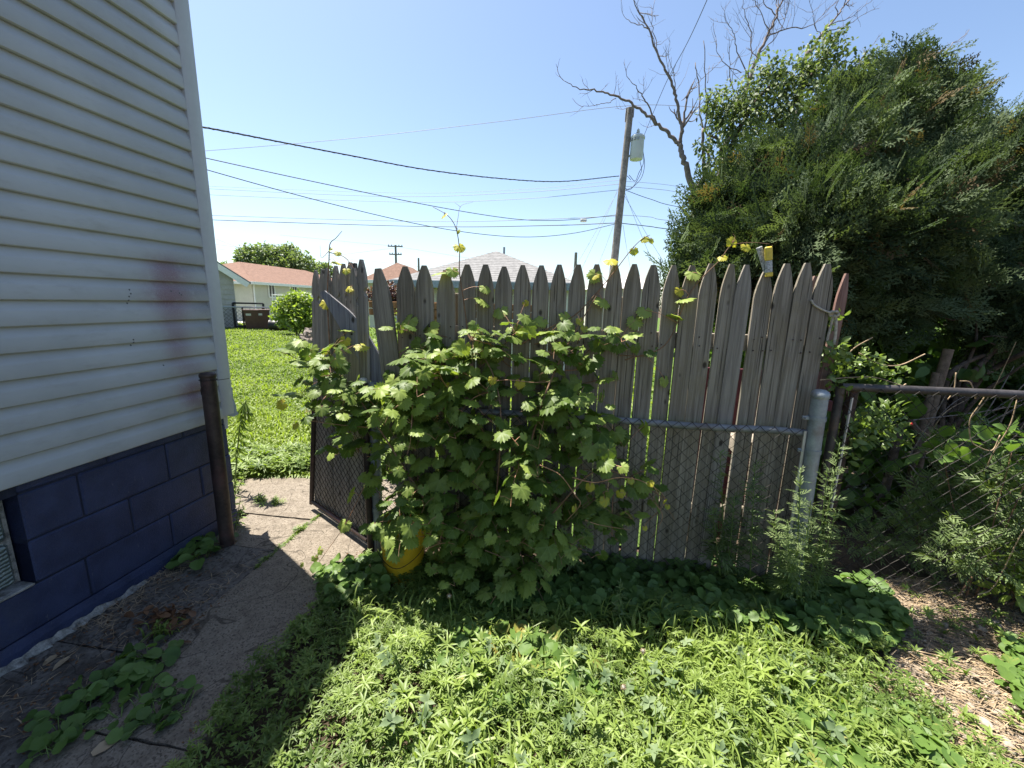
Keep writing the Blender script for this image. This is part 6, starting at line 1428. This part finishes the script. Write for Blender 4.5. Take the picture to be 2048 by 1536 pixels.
# leafy tree behind the arborvitae
lt = thing('leafy_tree', AY(1500, 500, 6.6) * [1, 1, 0], 'small-leaved tree with glossy grey-green crown behind the arborvitae', 'tree')
LL = [(1650, 110, 6.6, .32), (1610, 150, 6.6, .38), (1570, 170, 6.6, .34), (1535, 150, 6.6, .3), (1505, 205, 6.6, .42), (1465, 215, 6.6, .36), (1440, 235, 6.6, .28), (1680, 160, 6.6, .35), (1410, 290, 6.8, .17), (1415, 330, 6.8, .16), (1560, 240, 6.5, .5), (1480, 270, 6.5, .4), (1640, 210, 6.5, .5), (1665, 75, 6.7, .18), (1740, 130, 6.4, .25), (1700, 200, 6.4, .4), (1425, 200, 6.7, .2), (1450, 320, 6.5, .3)]
P_, D_, N_ = lump_cloud(LL, 4200, OVAL, .1, -.5, .6, .85, False); n = len(P_)
scatter('crown', P_, OVAL, 'treeleaf', .058 * (.6 + .7 * rng.random(n)), D_, N_, rng.random(n), lt)
for pp, r in [([(1450, 560), (1455, 330), (1500, 220), (1560, 150)], .05), ([(1455, 400), (1440, 290), (1415, 270)], .03), ([(1500, 400), (1580, 220), (1650, 110)], .05)]:
    L = smoothline([AY(x, y, 6.6) for x, y in pp], 6); L = np.vstack([[L[0][0], L[0][1], 0], L]); mb = MB(); mb.tube(L, np.linspace(r, r * .3, len(L)), 7); obj('trunk', mb, 'bark', lt, True)
# far trees and yard bushes
def fartree(name, label, lumps, dens, size, mat='farleaf', trunk=.35, cat='tree', grp=None, tint=(.1, .9)):
    c = AY(*lumps[0][:3]); t_ = thing(name, [c[0], c[1], 0], label, cat, grp); P_, D_, N_ = lump_cloud(lumps, dens, OVAL, size, .2, .8, .6, False); k = P_[:, 2] > .05; P_, D_, N_ = P_[k], D_[k], N_[k]; n = len(P_)
    scatter('crown', P_, OVAL, mat, size * (.6 + .8 * rng.random(n)), D_, N_, tint[0] + (tint[1] - tint[0]) * rng.random(n), t_)
    mb = MB(); mb.tube(smoothline([[c[0], c[1], 0], [c[0] + .1 * trunk, c[1], c[2] * .6], c], 5), np.linspace(trunk, trunk * .4, 11), 8); obj('trunk', mb, 'bark', t_, True); return t_
fartree('round_tree', 'large round green tree behind the orange roofed house', [(560, 540, 48, 2.3), (600, 535, 48, 1.8), (535, 515, 48, 1.6), (500, 515, 48, 1.4), (575, 515, 49, 1.6), (490, 522, 48, 1.0), (520, 545, 48, 1.8), (590, 560, 48, 2.0)], 420, .34)
fartree('far_tree', 'small hazy tree between the round tree and the gate pickets', [(636, 552, 60, 1.3), (650, 545, 60, 1.4)], 320, .4, trunk=.3)
fartree('far_tree', 'distant low tree just left of the orange roof', [(448, 540, 60, 1.2), (462, 548, 62, 1.4)], 320, .35, trunk=.3)
fartree('green_bush', 'rounded bright green bush at the far lawn edge', [(590, 625, 18, .62), (575, 612, 18, .5), (610, 615, 18.3, .55), (595, 598, 18.2, .42), (618, 640, 18, .5), (565, 635, 17.8, .42), (595, 640, 17.7, .5)], 1500, .16, 'bushleaf', .05, 'bush')
fartree('purple_bush', 'dark purple-leaved shrub beside the garage corner', [(775, 585, 7.4, .2), (760, 595, 7.4, .2), (795, 590, 7.5, .18), (775, 610, 7.4, .22), (745, 585, 7.5, .15)], 5200, .06, 'purpleleaf', .03, 'shrub')
fartree('yard_bush', 'light green shrub seen through the gap beside the tilted picket', [(790, 690, 3.9, .28), (780, 760, 3.8, .3), (800, 640, 4.1, .2), (820, 820, 3.6, .28), (780, 840, 3.5, .25)], 1500, .05, 'bushleaf', .02, 'shrub', tint=(.4, 1))
fartree('yard_bush', 'green shrubs growing behind the middle of the picket fence', [(900, 760, 4.2, .4), (1000, 780, 4.4, .45), (1100, 800, 4.4, .4), (1220, 800, 4.4, .45), (1320, 780, 4.2, .4)], 700, .07, 'bushleaf', .02, 'shrub', tint=(.3, 1))
